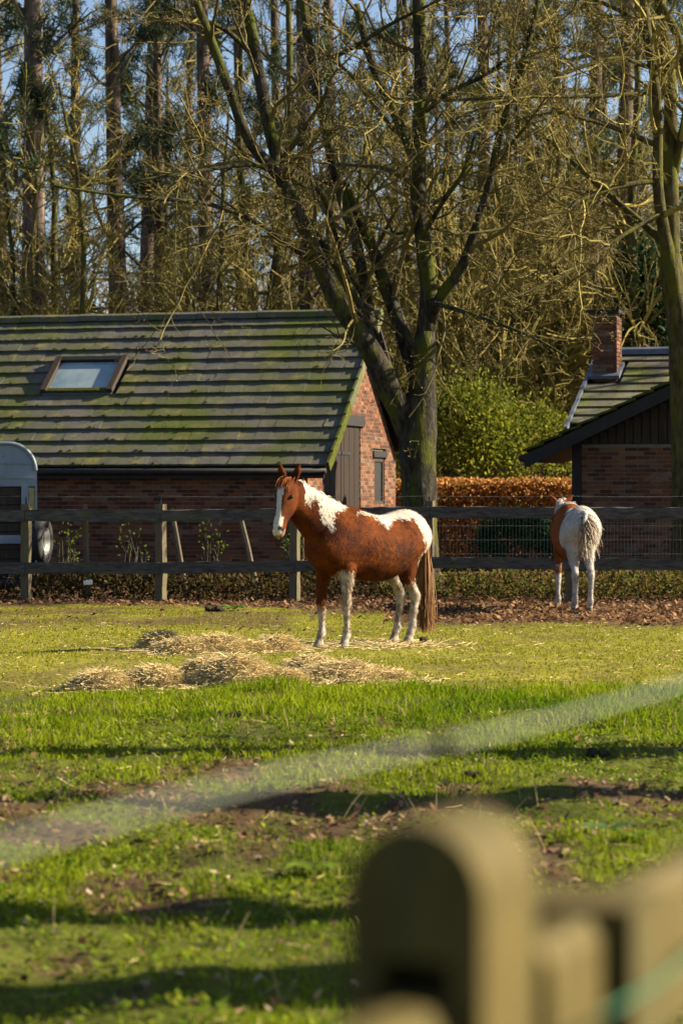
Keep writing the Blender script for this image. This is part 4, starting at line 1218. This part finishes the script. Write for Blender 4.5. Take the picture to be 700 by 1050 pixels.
lumps('dung_pile', 'dark crumbly dung in the rough turf beside a tall dry stalk', 'dung', 612, 770, 9, .035, .05, m_clod, 4)
lumps('dung_pile', 'dark dung lump in the muddy turf behind the round-topped post', 'dung', 487, 800, 7, .03, .035, m_clod, 5)
lumps('dung_pile', 'small dark dung pile in the grass below the pale hay heap', 'dung', 116, 762, 7, .03, .03, m_clod, 6)
lumps('dung_pile', 'single dung ball touching the tail of the pinto horse', 'dung', 434, 662, 1, .06, .0, m_clod, 7)


def rosette(lab, x, y, n, Ls, seed, col=(0.10, 0.16, 0.02)):
    r = np.random.default_rng(seed); X, Y = gpx(x, y); z = float(gz(X, Y))
    root = thing('broadleaf_weed', lab, 'weed', (X, Y, z))
    for k in range(n):
        a = 2 * np.pi * k / n + r.normal(0, .3); L_ = Ls * r.uniform(.7, 1.2); w = L_ * .19
        d = np.array([math.cos(a), math.sin(a), 0]); s = np.array([-math.sin(a), math.cos(a), 0]); V = []
        for t, ww in ((0, .2), (.25, .7), (.5, 1), (.75, .8), (1, .05)):
            c = np.array([X, Y, z + .01]) + d * L_ * t + np.array([0, 0, L_ * (.75 * t - .6 * t * t)])
            V += [c - s * w * ww + [0, 0, w * .3 * ww], c, c + s * w * ww + [0, 0, w * .3 * ww]]
        q = [[i * 3 + j, i * 3 + j + 1, i * 3 + 4 + j, i * 3 + 3 + j] for i in range(4) for j in range(2)]
        G = Geo(); G.add(V, q, None, np.array(col) * r.uniform(.7, 1.3)); part('leaf', G, m_green, root, True)
rosette('broad-leaved dock weed in the muddy turf near the fence boards', 622, 860, 6, .15, 1, (.10, .17, .06))
rosette('bright green rosette weed in the shaded near turf', 318, 893, 8, .13, 2, (.12, .18, .02))
rosette('green leafy weed beside the dung pile near the fence', 240, 627, 9, .24, 3, (.10, .2, .03))
rosette('small dark rosette weed beside the dock weed', 652, 872, 6, .09, 4)

# ------------------------------------------------------------------ horses
def in_poly(x, y, poly):
    poly = np.array(poly, float); n = len(poly); ins = np.zeros(len(x), bool); j = n - 1
    for i in range(n):
        xi, yi = poly[i]; xj, yj = poly[j]
        c = ((yi > y) != (yj > y)) & (x < (xj - xi) * (y - yi) / (yj - yi + 1e-12) + xi)
        ins ^= c; j = i
    return ins


class HorseGeo:
    def __init__(self): self.G = Geo()

    def loft(self, rings):
        n = len(rings[0]); V = np.concatenate(rings); k = len(rings)
        q = [[i * n + j, i * n + (j + 1) % n, (i + 1) * n + (j + 1) % n, (i + 1) * n + j] for i in range(k - 1) for j in range(n)]
        c0 = rings[0].mean(0); c1 = rings[-1].mean(0); b = len(V)
        t = [[b, (j + 1) % n, j] for j in range(n)] + [[b + 1, (k - 1) * n + j, (k - 1) * n + (j + 1) % n] for j in range(n)]
        self.G.add(np.vstack([V, c0, c1]), q, t)


TH = np.linspace(0, 2 * np.pi, 28, endpoint=False)


def resample_rows(rows, n):
    rows = np.array(rows, float)
    return crom3(rows, n)


def crom3(rows, n):
    t = np.linspace(0, len(rows) - 1, n); p = np.vstack([2 * rows[0] - rows[1], rows, 2 * rows[-1] - rows[-2]]); out = []
    for u in t:
        i = min(int(u), len(rows) - 2); f = u - i; a, b, c, d = p[i:i + 4]
        out.append(0.5 * (2 * b + (c - a) * f + (2 * a - 5 * b + 4 * c - d) * f * f + (3 * b - a - 3 * c + d) * f ** 3))
    return np.array(out)


def make_horse(root, pose, colour_fn, fur_fn, seed):
    r = np.random.default_rng(seed)
    Hh = HorseGeo()
    tors = [(.86, 1.16, .98, .10), (.82, 1.24, .90, .17), (.72, 1.36, .82, .225), (.58, 1.45, .765, .255), (.44, 1.49, .745, .27), (.30, 1.495, .735, .285),
            (.12, 1.44, .70, .315), (-.08, 1.395, .69, .33), (-.28, 1.395, .715, .33), (-.44, 1.43, .80, .31), (-.58, 1.45, .85, .295), (-.70, 1.42, .93, .265), (-.79, 1.34, 1.0, .21), (-.845, 1.25, 1.08, .12)]
    rings = []
    for (x, tp_, bt, hw) in crom3(np.array(tors), 40):
        zc = bt + (tp_ - bt) * 0.46; c = np.cos(TH); s = np.sin(TH)
        zz = np.where(c > 0, zc + (tp_ - zc) * c, zc + (zc - bt) * c)
        ww = hw * np.sign(s) * np.abs(s) ** 0.9 * (1 - 0.22 * np.maximum(c, 0) ** 1.4)
        rings.append(np.stack([np.full_like(TH, x), ww, zz], 1))
    Hh.loft(rings)
    # neck
    nk = crom3(np.array(pose['neck']), 22)
    P = nk[:, :3]; T = unit(np.gradient(P, axis=0)); rings = []
    for i in range(len(P)):
        s = unit(np.cross([0, 0, 1.0], T[i])); d = np.cross(T[i], s)
        rings.append(P[i] + np.cos(TH)[:, None] * d * nk[i, 3] + np.sin(TH)[:, None] * s * nk[i, 4])
    Hh.loft(rings)
    # head
    p0 = np.array(pose['poll']); Ax = unit(np.array(pose['head'])); f = np.array([Ax[0], Ax[1], 0.0]); f = unit(f) if np.linalg.norm(f) > .05 else np.array([1., 0, 0])
    nrm = unit(f + np.array([0, 0, .35]) - Ax * np.dot(f + np.array([0, 0, .35]), Ax)); sd_ = np.cross(nrm, Ax)
    hd = [(-.05, -.02, .05, .05), (-.02, -.02, .09, .08), (.05, -.035, .125, .104), (.14, -.055, .158, .114), (.23, -.065, .155, .10), (.32, -.048, .12, .08), (.42, -.03, .09, .064), (.50, -.026, .082, .066), (.56, -.03, .076, .066), (.60, -.036, .054, .05), (.615, -.04, .027, .027)]
    rings = []
    for (l, of, a, b) in crom3(np.array(hd), 26):
        rings.append(p0 + Ax * l + nrm * of + np.cos(TH)[:, None] * nrm * a + (np.sign(np.sin(TH)) * np.abs(np.sin(TH)) ** .85)[:, None] * sd_ * b)
    Hh.loft(rings)
    eyes = [p0 + Ax * .185 + nrm * .03 + sd_ * (.095 * k) for k in (-1, 1)]
    for k in (-1, 1):                                         # brow, cheek
        pass
    for k in (-1, 1):                                         # ears
        eb = p0 + Ax * .0 + sd_ * k * .062 + nrm * .01; ed = unit(-Ax * 1.0 + sd_ * k * pose.get('ear', .22) + nrm * .25)
        rings = []
        for (l, w) in ((-.02, .034), (.03, .043), (.08, .047), (.125, .039), (.17, .023), (.205, .007)):
            c = eb + ed * l; e1 = unit(np.cross(ed, nrm)); e2 = np.cross(ed, e1)
            rings.append(c + np.cos(TH)[:, None] * e1 * w + np.sin(TH)[:, None] * e2 * max(w * .5, .006))
        Hh.loft(rings)
    # legs: rows (x, y, z, r_foreaft, r_lateral)
    for leg in pose['legs']:
        rings = []
        for (x, y, z, a, b) in crom3(np.array(leg), 34):
            kk = .97; a *= kk; b *= kk
            rings.append(np.stack([x + np.cos(TH) * a, y + np.sin(TH) * b, np.full_like(TH, z)], 1))
        Hh.loft(rings)
    # dock of the tail
    tl = crom3(np.array(pose['dock']), 10); Pd = tl[:, :3]
    Gd = Geo(); Gd.tubes(Pd, tl[:, 3], 10, cap=True)
    Hh.G.add(Gd.V[0], Gd.Fq[0], Gd.Ft[0])
    me = Hh.G.mesh('tmp', color=False)
    tmp = bpy.data.objects.new('tmp', me); COL.objects.link(tmp)
    md_ = tmp.modifiers.new('r', 'REMESH'); md_.mode = 'VOXEL'; md_.voxel_size = 0.0125; md_.use_smooth_shade = True
    sm = tmp.modifiers.new('s', 'SMOOTH'); sm.factor = .5; sm.iterations = 4
    dg = bpy.context.evaluated_depsgraph_get()
    body = bpy.data.meshes.new_from_object(tmp.evaluated_get(dg)); body.name = 'body'
    bpy.data.objects.remove(tmp); bpy.data.meshes.remove(me)
    n = len(body.vertices); V = np.zeros(n * 3, np.float32); body.vertices.foreach_get('co', V); V = V.reshape(-1, 3).astype(float)
    Nn = np.zeros(n * 3, np.float32); body.vertices.foreach_get('normal', Nn); Nn = Nn.reshape(-1, 3).astype(float)
    # muscle relief, shaggy bumps
    bmp = (fbm(V[:, 0] * 22 + V[:, 1] * 9, V[:, 2] * 16 - V[:, 1] * 11, 111) - .5) * .004
    V2 = V + Nn * bmp[:, None]
    body.vertices.foreach_set('co', V2.astype(np.float32).ravel())
    Mw = np.array(root.matrix_basis); wV = V @ Mw[:3, :3].T + Mw[:3, 3]
    geo_ = dict(p0=p0, Ax=Ax, nrm=nrm, sd=sd_)
    C = colour_fn(V, wV, Nn, geo_)
    a = body.color_attributes.new('Col', 'FLOAT_COLOR', 'POINT'); c4 = np.ones((n, 4), np.float32); c4[:, :3] = C; a.data.foreach_set('color', c4.ravel())
    body.polygons.foreach_set('use_smooth', np.ones(len(body.polygons), bool))
    ob = part('body', body, m_coat, root, world=False)
    for e in eyes:
        G = Geo(); V_ = []; k = 8
        for i in range(6):
            ph = -np.pi / 2 + np.pi * (i + .5) / 6
            for j in range(k): V_.append(e + .021 * np.array([math.cos(ph) * math.cos(2 * np.pi * j / k), math.cos(ph) * math.sin(2 * np.pi * j / k), math.sin(ph)]))
        q = [[i * k + j, i * k + (j + 1) % k, (i + 1) * k + (j + 1) % k, (i + 1) * k + j] for i in range(5) for j in range(k)]
        G.add(V_, q, [[0, j + 1, j] for j in range(1, k - 1)] + [[5 * k, 5 * k + j, 5 * k + j + 1] for j in range(1, k - 1)]); part('eye', G, m_eye, ob, True, world=False)
    # winter coat: short hairs lying back and down
    L, keep = fur_fn(V, Nn)
    idx = np.nonzero(keep)[0]; idx = r.choice(idx, 46000)
    m = len(idx); base = V2[idx] + r.normal(0, .005, (m, 3)); nn_ = Nn[idx]
    flow = np.array([-.45, 0, -1.0]) + r.normal(0, .24, (m, 3)); flow = unit(flow - nn_ * np.sum(flow * nn_, 1, keepdims=True))
    D = unit(flow + nn_ * r.uniform(.08, .3, (m, 1))); U = unit(np.cross(D, nn_)); Ln = L[idx] * r.uniform(.6, 1.3, m)
    G = Geo(); col = C[idx] * r.uniform(.55, 1.35, (m, 1))
    Wd = np.full(m, .005)
    v = np.stack([base - U * Wd[:, None] * .5, base + U * Wd[:, None] * .5, base + D * Ln[:, None]], 1).reshape(-1, 3)
    G.add(v, None, np.arange(3 * m).reshape(m, 3), np.repeat(col, 3, axis=0))
    part('coat_hair', G, m_hair, ob, world=False, kind='stuff')
    return ob, C, geo_


def strands(name, root, starts, dirs, L, N, grav, rad, col, r, wob=.06):
    m = len(starts); p = [starts]; d = unit(dirs)
    for k in range(1, N):
        d = unit(d + np.array([0, 0, -grav]) + r.normal(0, wob, (m, 3))); p.append(p[-1] + d * (L / (N - 1))[:, None])
    G = Geo(); G.tubes(np.stack(p, 1), rad * np.linspace(1, .35, N)[None] * np.ones((m, 1)), 3, col); return part(name, G, m_hair, root, world=False, kind='stuff')


def foreleg(x, y, dx=0.0, top=.98):
    return [(.50 + x * .3, y * .8, top + .1, .12, .06), (.50 + x * .5, y * .95, top - .06, .125, .085), (.50 + x * .7, y, .78, .088, .07), (.505 + x, y, .62, .066, .055), (.51 + x, y, .53, .056, .05), (.52 + x + dx * .1, y, .47, .058, .053), (.51 + x + dx * .3, y, .40, .047, .044),
            (.508 + x + dx * .6, y, .28, .036, .032), (.507 + x + dx, y, .20, .037, .033), (.512 + x + dx, y, .145, .053, .046), (.535 + x + dx, y, .10, .042, .041), (.55 + x + dx, y, .065, .05, .047), (.56 + x + dx, y, .03, .064, .056), (.565 + x + dx, y, .0, .07, .06)]


def hindleg(x, y, dx=0.0):
    return [(-.54, y * .75, 1.2, .17, .10), (-.54 + x * .2, y * .95, 1.05, .2, .12), (-.52 + x * .4, y * 1.05, .90, .175, .105), (-.54 + x * .6, y * 1.02, .78, .125, .085), (-.60 + x * .8, y, .67, .085, .065), (-.70 + x, y, .59, .066, .052), (-.74 + x, y, .525, .07, .054), (-.735 + x + dx * .2, y, .45, .052, .046),
            (-.715 + x + dx * .5, y, .33, .042, .038), (-.70 + x + dx, y, .22, .044, .039), (-.69 + x + dx, y, .16, .053, .047), (-.655 + x + dx, y, .105, .042, .041), (-.64 + x + dx, y, .068, .05, .047), (-.63 + x + dx, y, .03, .064, .056), (-.625 + x + dx, y, .0, .07, .06)]


def root_at(name, lab, x, y, heading):
    o = thing(name, lab, 'horse', (x, y, float(gz(x, y)) - 0.002), None, heading)
    o.matrix_basis = Matrix.Translation(o.location) @ Matrix.Rotation(heading, 4, 'Z')
    return o


PHI = 47
h1 = root_at('horse', 'chestnut and white pinto horse standing with its head turned, hay at its feet', 0.29, 25.85, R(180 + PHI))
pose1 = dict(neck=[(.38, 0, 1.14, .33, .19), (.59, -.015, 1.26, .295, .165), (.79, -.055, 1.40, .245, .13), (.95, -.11, 1.55, .195, .105), (1.05, -.14, 1.66, .15, .09), (1.08, -.145, 1.72, .10, .075)],
             poll=(1.08, -.145, 1.745), head=(.25, .075, -.52), ear=.28,
             legs=[foreleg(0.0, .155), foreleg(.06, -.15), hindleg(.14, .13), hindleg(.08, -.13)],
             dock=[(-.76, 0, 1.34, .05), (-.86, 0, 1.30, .05), (-.90, 0, 1.2, .045), (-.905, 0, 1.05, .03), (-.905, 0, .95, .015)])
c1 = lambda pts: [(265 + a / 3.684, 470 + b / 3.684) for a, b in pts]
W_NECK = c1([(140, 70), (176, 85), (215, 100), (250, 120), (285, 140), (335, 170), (312, 205), (286, 208), (279, 240), (279, 288), (255, 262), (235, 215), (225, 175), (205, 152), (190, 172), (168, 158), (160, 190), (143, 218), (152, 170), (150, 130)])
W_BACK = c1([(365, 215), (400, 200), (432, 205), (512, 198), (516, 176), (560, 180), (650, 215), (700, 290), (700, 345), (640, 395), (616, 450), (600, 500), (592, 470), (606, 410), (622, 370), (628, 320), (622, 285), (603, 252), (565, 226), (528, 222), (502, 238), (495, 268), (470, 256), (450, 238), (438, 216), (405, 214)])
W_LEGS = [c1([(298, 425), (352, 435), (356, 520), (348, 620), (372, 740), (305, 740), (312, 640), (296, 560), (286, 480)]), c1([(215, 572), (288, 566), (288, 735), (205, 740)]),
          c1([(462, 455), (515, 425), (545, 478), (560, 452), (600, 465), (592, 540), (565, 620), (590, 725), (500, 725), (522, 620), (522, 550), (488, 515)])]


def proj(w):
    return 350 + w[:, 0] * F / w[:, 1], HY + (H - w[:, 2]) * F / w[:, 1]


def col1(V, w, N, g):
    n = len(V); r = np.random.default_rng(5)
    x, y = proj(w)
    jx = (fbm(V[:, 0] * 14, V[:, 2] * 14 + V[:, 1] * 6, 121) - .5) * 9; jy = (fbm(V[:, 0] * 14 + 40, V[:, 2] * 14, 125) - .5) * 9
    jx = jx + r.normal(0, 1.1, n); jy = jy + r.normal(0, 1.1, n); xx, yy = x + jx, y + jy
    t = np.clip(fbm(V[:, 0] * 6, V[:, 2] * 6 + V[:, 1] * 3, 131) * 1.8 - .4, 0, 1)[:, None]
    c = np.array([.045, .0095, .002]) * (1 - t) + np.array([.155, .04, .005]) * t
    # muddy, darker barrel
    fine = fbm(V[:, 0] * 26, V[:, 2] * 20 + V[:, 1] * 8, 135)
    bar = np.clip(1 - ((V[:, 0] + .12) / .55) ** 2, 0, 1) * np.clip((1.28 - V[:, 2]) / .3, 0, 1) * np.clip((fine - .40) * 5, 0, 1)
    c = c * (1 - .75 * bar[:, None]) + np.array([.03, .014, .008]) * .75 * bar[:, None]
    c *= (.7 + .6 * fbm(V[:, 0] * 7 + V[:, 1] * 5, V[:, 2] * 11, 137))[:, None]
    white = np.array([.52, .485, .43])
    p = V - g['p0']; l = p @ g['Ax']; b = p @ g['nrm']; s = p @ g['sd']
    head = (l > -.1) & (l < .66) & (np.abs(s) < .16) & (np.abs(b) < .24) & (V[:, 0] > .8)
    body = ~head
    m = in_poly(xx, yy, W_NECK) & (body | (l < .12))
    m |= in_poly(xx, yy, W_BACK) & (V[:, 2] > .55)
    c[m & body] = white
    c[in_poly(xx, yy, W_NECK) & (V[:, 0] < .95) & (V[:, 2] > 1.1)] = white
    for i, pl in enumerate(W_LEGS):
        mm = in_poly(x + jx * 1.3, y + jy * 1.3, pl) & (V[:, 2] < .95)
        if i < 2: mm &= (V[:, 0] > .2)
        else: mm = (V[:, 0] < -.1) & ((V[:, 2] + jx * .012 < .66) | ((V[:, 1] < 0) & (V[:, 2] < .95)) | ((V[:, 0] + jx * .006 < -.76) & (V[:, 2] < 1.2)))
        dirt = np.clip((fine - .42) * 4, 0, 1)[:, None]
        lc = np.array([.42, .38, .32]) * (1 - dirt * .75) + np.array([.16, .1, .06]) * dirt * .75
        c[mm] = lc[mm]
    bl = head & (b > -.02) & (np.abs(s + .012 * np.sin(l * 9)) < np.where(l < .2, .042, np.where(l < .42, .03, .045))) & (l > .09) & (N @ g['nrm'] > .3)
    c[bl] = white
    muz = head & (l > .52); c[muz & ~bl] = np.array([.22, .13, .09])
    nos = head & (np.abs(l - .545) < .022) & (np.abs(np.abs(s) - .05) < .02) & (b > -.03); c[nos] = (.02, .015, .012)
    hoof = V[:, 2] < .07; c[hoof] = np.array([.30, .25, .19]) * (.6 + .8 * fine[hoof][:, None])
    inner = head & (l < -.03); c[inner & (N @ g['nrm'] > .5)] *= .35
    return c


def fur1(V, N):
    L = np.full(len(V), .03); L = np.where((V[:, 2] < .85) & (V[:, 2] > .66), .05, L); L = np.where(V[:, 2] < .5, .028, L)
    return L, (V[:, 2] > .1) & ~((V[:, 0] > .93) & (V[:, 2] < 1.72))


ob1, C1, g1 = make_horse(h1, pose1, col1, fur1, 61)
r6 = np.random.default_rng(66)
m = 900; tt = r6.random(m); st = np.stack([-.83 - .075 * np.minimum(tt * 2, 1), r6.normal(0, .028, m), 1.32 - .38 * tt], 1)
strands('tail', ob1, st, np.stack([-.10 + r6.normal(0, .05, m), r6.normal(0, .10, m), -.9 * np.ones(m)], 1), (1.24 - .36 * tt) * r6.uniform(.72, .98, m), 10, .35, .005, np.array([.22, .12, .06]) * r6.uniform(.5, 1.5, (m, 1)), r6, .035)
# mane along the crest (short, mostly falling to the far side) and forelock
nk = crom3(np.array(pose1['neck']), 60); T = unit(np.gradient(nk[:, :3], axis=0)); sN = unit(np.cross(np.array([[0, 0, 1.0]]), T)); dN = np.cross(T, sN); cr_ = nk[:, :3] + dN * nk[:, 3:4] * .97
m = 700; k = r6.integers(16, 60, m)
stt = cr_[k] + r6.normal(0, .008, (m, 3))
w_ = np.array(h1.matrix_basis); wst = stt @ w_[:3, :3].T + w_[:3, 3]; xq, yq = proj(wst); isw = in_poly(xq + r6.normal(0, 3, m), yq + 5, W_NECK) | (yq > 494)
mc = np.where(isw[:, None], np.array([.72, .66, .55]), np.array([.3, .11, .04])) * r6.uniform(.6, 1.15, (m, 1))
strands('mane', ob1, stt, dN[k] * .8 - sN[k] * r6.uniform(.2, .9, (m, 1)) + r6.normal(0, .25, (m, 3)), r6.uniform(.03, .1, m), 6, .6, .005, mc, r6)
m = 160; fl = g1['p0'] + g1['nrm'] * .055 + g1['sd'] * r6.normal(0, .028, (m, 1)) - g1['Ax'] * .03
strands('forelock', ob1, fl, g1['nrm'] * .7 + g1['Ax'] * .6 + r6.normal(0, .2, (m, 3)), r6.uniform(.08, .2, m), 5, .35, .0045, np.array([.3, .1, .035]) * r6.uniform(.6, 1.4, (m, 1)), r6)

# second horse, seen from behind
HD2 = R(95)
h2 = root_at('horse', 'white and brown horse seen from behind, swishing its tail by the fence', 3.20, 33.35, HD2)
pose2 = dict(neck=[(.38, 0, 1.14, .33, .19), (.60, .01, 1.21, .27, .16), (.80, .02, 1.27, .215, .125), (.98, .0, 1.34, .175, .10), (1.10, -.02, 1.385, .14, .085), (1.16, -.03, 1.42, .10, .07)],
             poll=(1.15, -.03, 1.45), head=(.42, -.06, -.42), ear=.75,
             legs=[foreleg(-.05, .15), foreleg(.06, -.13), hindleg(.05, .115), hindleg(.0, -.105)],
             dock=[(-.76, 0, 1.34, .05), (-.86, .0, 1.33, .042), (-.92, .02, 1.29, .034), (-.95, .04, 1.24, .026), (-.95, .05, 1.19, .012)])
c2_ = lambda pts: [(550 + a / 7, 490 + b / 7) for a, b in pts]
B_FL = c2_([(140, 275), (175, 240), (205, 205), (196, 300), (200, 420), (225, 520), (240, 600), (232, 690), (160, 680), (140, 600), (105, 480), (115, 350)])


def col2(V, w, N, g):
    x, y = proj(w)
    jx = (fbm(V[:, 0] * 14, V[:, 2] * 14 + V[:, 1] * 6, 141) - .5) * 6
    t = np.clip(fbm(V[:, 0] * 7 + V[:, 1] * 5, V[:, 2] * 7, 145) * 1.8 - .4, 0, 1)[:, None]
    c = np.array([.42, .41, .40]) * (1 - t) + np.array([.54, .525, .5]) * t
    br = (np.array([.2, .06, .02]) * (1 - t) + np.array([.3, .1, .03]) * t)
    m = (V[:, 0] > -.5) & (V[:, 0] < .7) & (V[:, 1] + .1 * np.sin(V[:, 0] * 5) > -.05) & (V[:, 2] > .5) & (V[:, 2] < 1.40 + .08 * np.sin(V[:, 0] * 9)) & (V[:, 0] + .05 * np.sin(V[:, 2] * 12) > -.44)
    m &= ~((V[:, 2] < .62) & (jx > 0))
    c[m] = br[m]
    m2 = (V[:, 0] > -.2) & (V[:, 0] < .5) & (V[:, 2] < .95) & (V[:, 2] > .68); c[m2] = br[m2]
    p = V - g['p0']; l = p @ g['Ax']
    c[(V[:, 0] > 1.0) & (l > -.25)] = br[(V[:, 0] > 1.0) & (l > -.25)]
    fine = fbm(V[:, 0] * 26, V[:, 2] * 20 + V[:, 1] * 8, 135)
    low = (V[:, 2] < .75)[:, None] * np.clip((fine - .45) * 3, 0, 1)[:, None] * .7
    c = c * (1 - low) + np.array([.2, .15, .11]) * low
    gr = np.clip((fine - .6) * 3, 0, .4)[:, None] * (V[:, 0] < -.3)[:, None]; c = c * (1 - gr) + np.array([.3, .29, .28]) * gr
    hoof = V[:, 2] < .07; c[hoof] = np.array([.16, .13, .1])
    return c


h2.scale = (1, .92, 1); ob2, C2, g2 = make_horse(h2, pose2, col2, fur1, 62)
m = 420; tt = r6.random(m); st = np.stack([-.88 - .07 * tt, .02 + .05 * tt + r6.normal(0, .02, m), 1.35 - .16 * tt], 1)
grp = r6.random(m)
dr = np.where((grp < .62)[:, None], np.stack([-.3 + r6.normal(0, .1, m), .1 - r6.uniform(0, .9, m), -.6 + r6.normal(0, .2, m)], 1), np.stack([-.4 + r6.normal(0, .1, m), -1.0 + r6.normal(0, .2, m), -.05 + r6.normal(0, .12, m)], 1))
strands('tail', ob2, st, dr, np.where(grp < .62, r6.uniform(.2, .55, m), r6.uniform(.15, .36, m)), 9, .22, .0042, np.where(r6.random((m, 1)) < .45, np.array([[.16, .09, .05]]), np.array([[.62, .55, .45]])) * r6.uniform(.6, 1.2, (m, 1)), r6, .1)
nk = crom3(np.array(pose2['neck']), 60); T = unit(np.gradient(nk[:, :3], axis=0)); sN = unit(np.cross(np.array([[0, 0, 1.0]]), T)); dN = np.cross(T, sN); cr_ = nk[:, :3] + dN * nk[:, 3:4] * .97
m = 400; k = r6.integers(16, 60, m)
strands('mane', ob2, cr_[k] + r6.normal(0, .008, (m, 3)), dN[k] * .8 + sN[k] * r6.uniform(.1, .9, (m, 1)) + r6.normal(0, .25, (m, 3)), r6.uniform(.04, .12, m), 6, .6, .005, np.array([.7, .64, .55]) * r6.uniform(.6, 1.1, (m, 1)), r6)

# ------------------------------------------------------------------ near fence, out of focus
nu = np.array([0.39, 0.92]); nu /= np.linalg.norm(nu); nr_ = np.array([nu[1], -nu[0]])      # along the fence, across it (to the right)
NP = np.array([px(424, 832, 1.72)[0], 1.72])                                                  # middle of the end post's face


def np3(a, c, z):
    p = NP + nu * a + nr_ * c
    return np.array([p[0], p[1], z])


def nbox(G, a0, a1, c0, c1, z0, z1):
    G.add([np3(a, c, z) for z in (z0, z1) for (a, c) in ((a0, c0), (a0, c1), (a1, c1), (a1, c0))], BOXQ)


ztop = px(436, 846, 1.72)[2]
nf = thing('garden_fence', 'blurred yellowed wooden fence with a round-topped end post', 'fence', (*NP, 0))
hw = 0.052
arc = [(hw * math.cos(t), ztop - hw + hw * math.sin(t)) for t in np.linspace(0, math.pi, 17)]
zs0, zs1 = px(436, 1022, 1.72)[2], px(436, 985, 1.72)[2]
G = Geo()
G.prism(arc + [(-hw, zs1), (hw, zs1)], 0.0, 0.12, lambda a, b, t: np3(t, a, b))               # head above the mortise
nbox(G, 0, 0.12, -hw, -0.028, -0.02, zs1 - 0.0005); nbox(G, 0, 0.12, 0.028, hw, -0.02, zs1 - 0.0005)
nbox(G, 0.0, 0.12, -0.0279, 0.0279, -0.02, zs0 - 0.075)
nbox(G, 0.065, 0.119, -0.0279, 0.0279, zs0 - 0.0745, zs1 - 0.001)  # added block shuts the mortise at the back so no light shows through
part('post', G, m_newpost, nf)
rz1 = px(560, 958, 1.86)[2]
G = Geo(); pr = [(-.027, zs0 - 0.074), (.027, zs0 - 0.074), (.027, zs0 - .02), (.02, zs0 - .004), (0, zs0), (-.02, zs0 - .004), (-.027, zs0 - .02)]
G.prism(pr, -0.20, 0.06, lambda a, b, t: np3(t, a, b)); part('rail', G, m_newpost, nf)
def rail2(a0, a1, zt, c0=.015, c1=.062):
    G = Geo(); G.prism([(c0, zt - .13), (c1, zt - .13), (c1, zt - .015), (c1 - .012, zt), (c0 + .012, zt), (c0, zt - .015)], a0, a1, lambda a, b, t: np3(t, a, b)); part('rail', G, m_newpost, nf)
rail2(0.122, 0.262, rz1 + 0.0)
rail2(0.36, 1.9, rz1 + 0.003)
G = Geo(); nbox(G, 0.264, 0.358, -.02, .085, -0.02, rz1 + 0.006); part('post', G, m_newpost, nf)
G = Geo(); nbox(G, 1.902, 2.0, -.02, .085, -0.02, rz1 + 0.006); part('post', G, m_newpost, nf)
G = Geo(); zc_ = rz1 - .055
pts = np.array([np3(a, .092 + .004 * math.sin(a * 9), zc_ + .004 * math.sin(a * 14)) for a in np.linspace(.13, 1.9, 30)]); G.tubes(pts, [.0022] * 30, 6, cap=True)
o = link('green_cord', G.mesh('green_cord', True), m_cord); tag(o, 'green cord running along the side of the blurred near fence', 'cord')
# pale electric tape strung in front, far out of focus
a = px(-150, 0, 1.0); p0 = np.array([-.19, 1.348]); G = Geo(); dirt_ = np.array([.537, 1.107])
ts = np.linspace(-.6, 3.0, 40); V = []
for t in ts:
    q = p0 + dirt_ * t; zz = 1.5 + 0.003 * math.sin(t * 7)
    V += [(q[0] - .0008, q[1], zz - 0.0012), (q[0] + .0008, q[1], zz - 0.0012), (q[0] + .0008, q[1], zz + 0.0012), (q[0] - .0008, q[1], zz + 0.0012)]
qd = [[i * 4 + k, i * 4 + (k + 1) % 4, (i + 1) * 4 + (k + 1) % 4, (i + 1) * 4 + k] for i in range(len(ts) - 1) for k in range(4)]
G.add(V, qd)
tape = thing('electric_fence_tape', 'blurred pale electric fence tape crossing the near turf', 'fence tape', (0.0, 1.8, 1.5))
part('tape', G, m_tape, tape)
q = p0 + dirt_ * .5; G = Geo(); G.box((q[0] - .006, q[1] - .012, 1.493), (q[0] + .006, q[1] + .012, 1.507)); part('joiner', G, m_doorwood, tape)
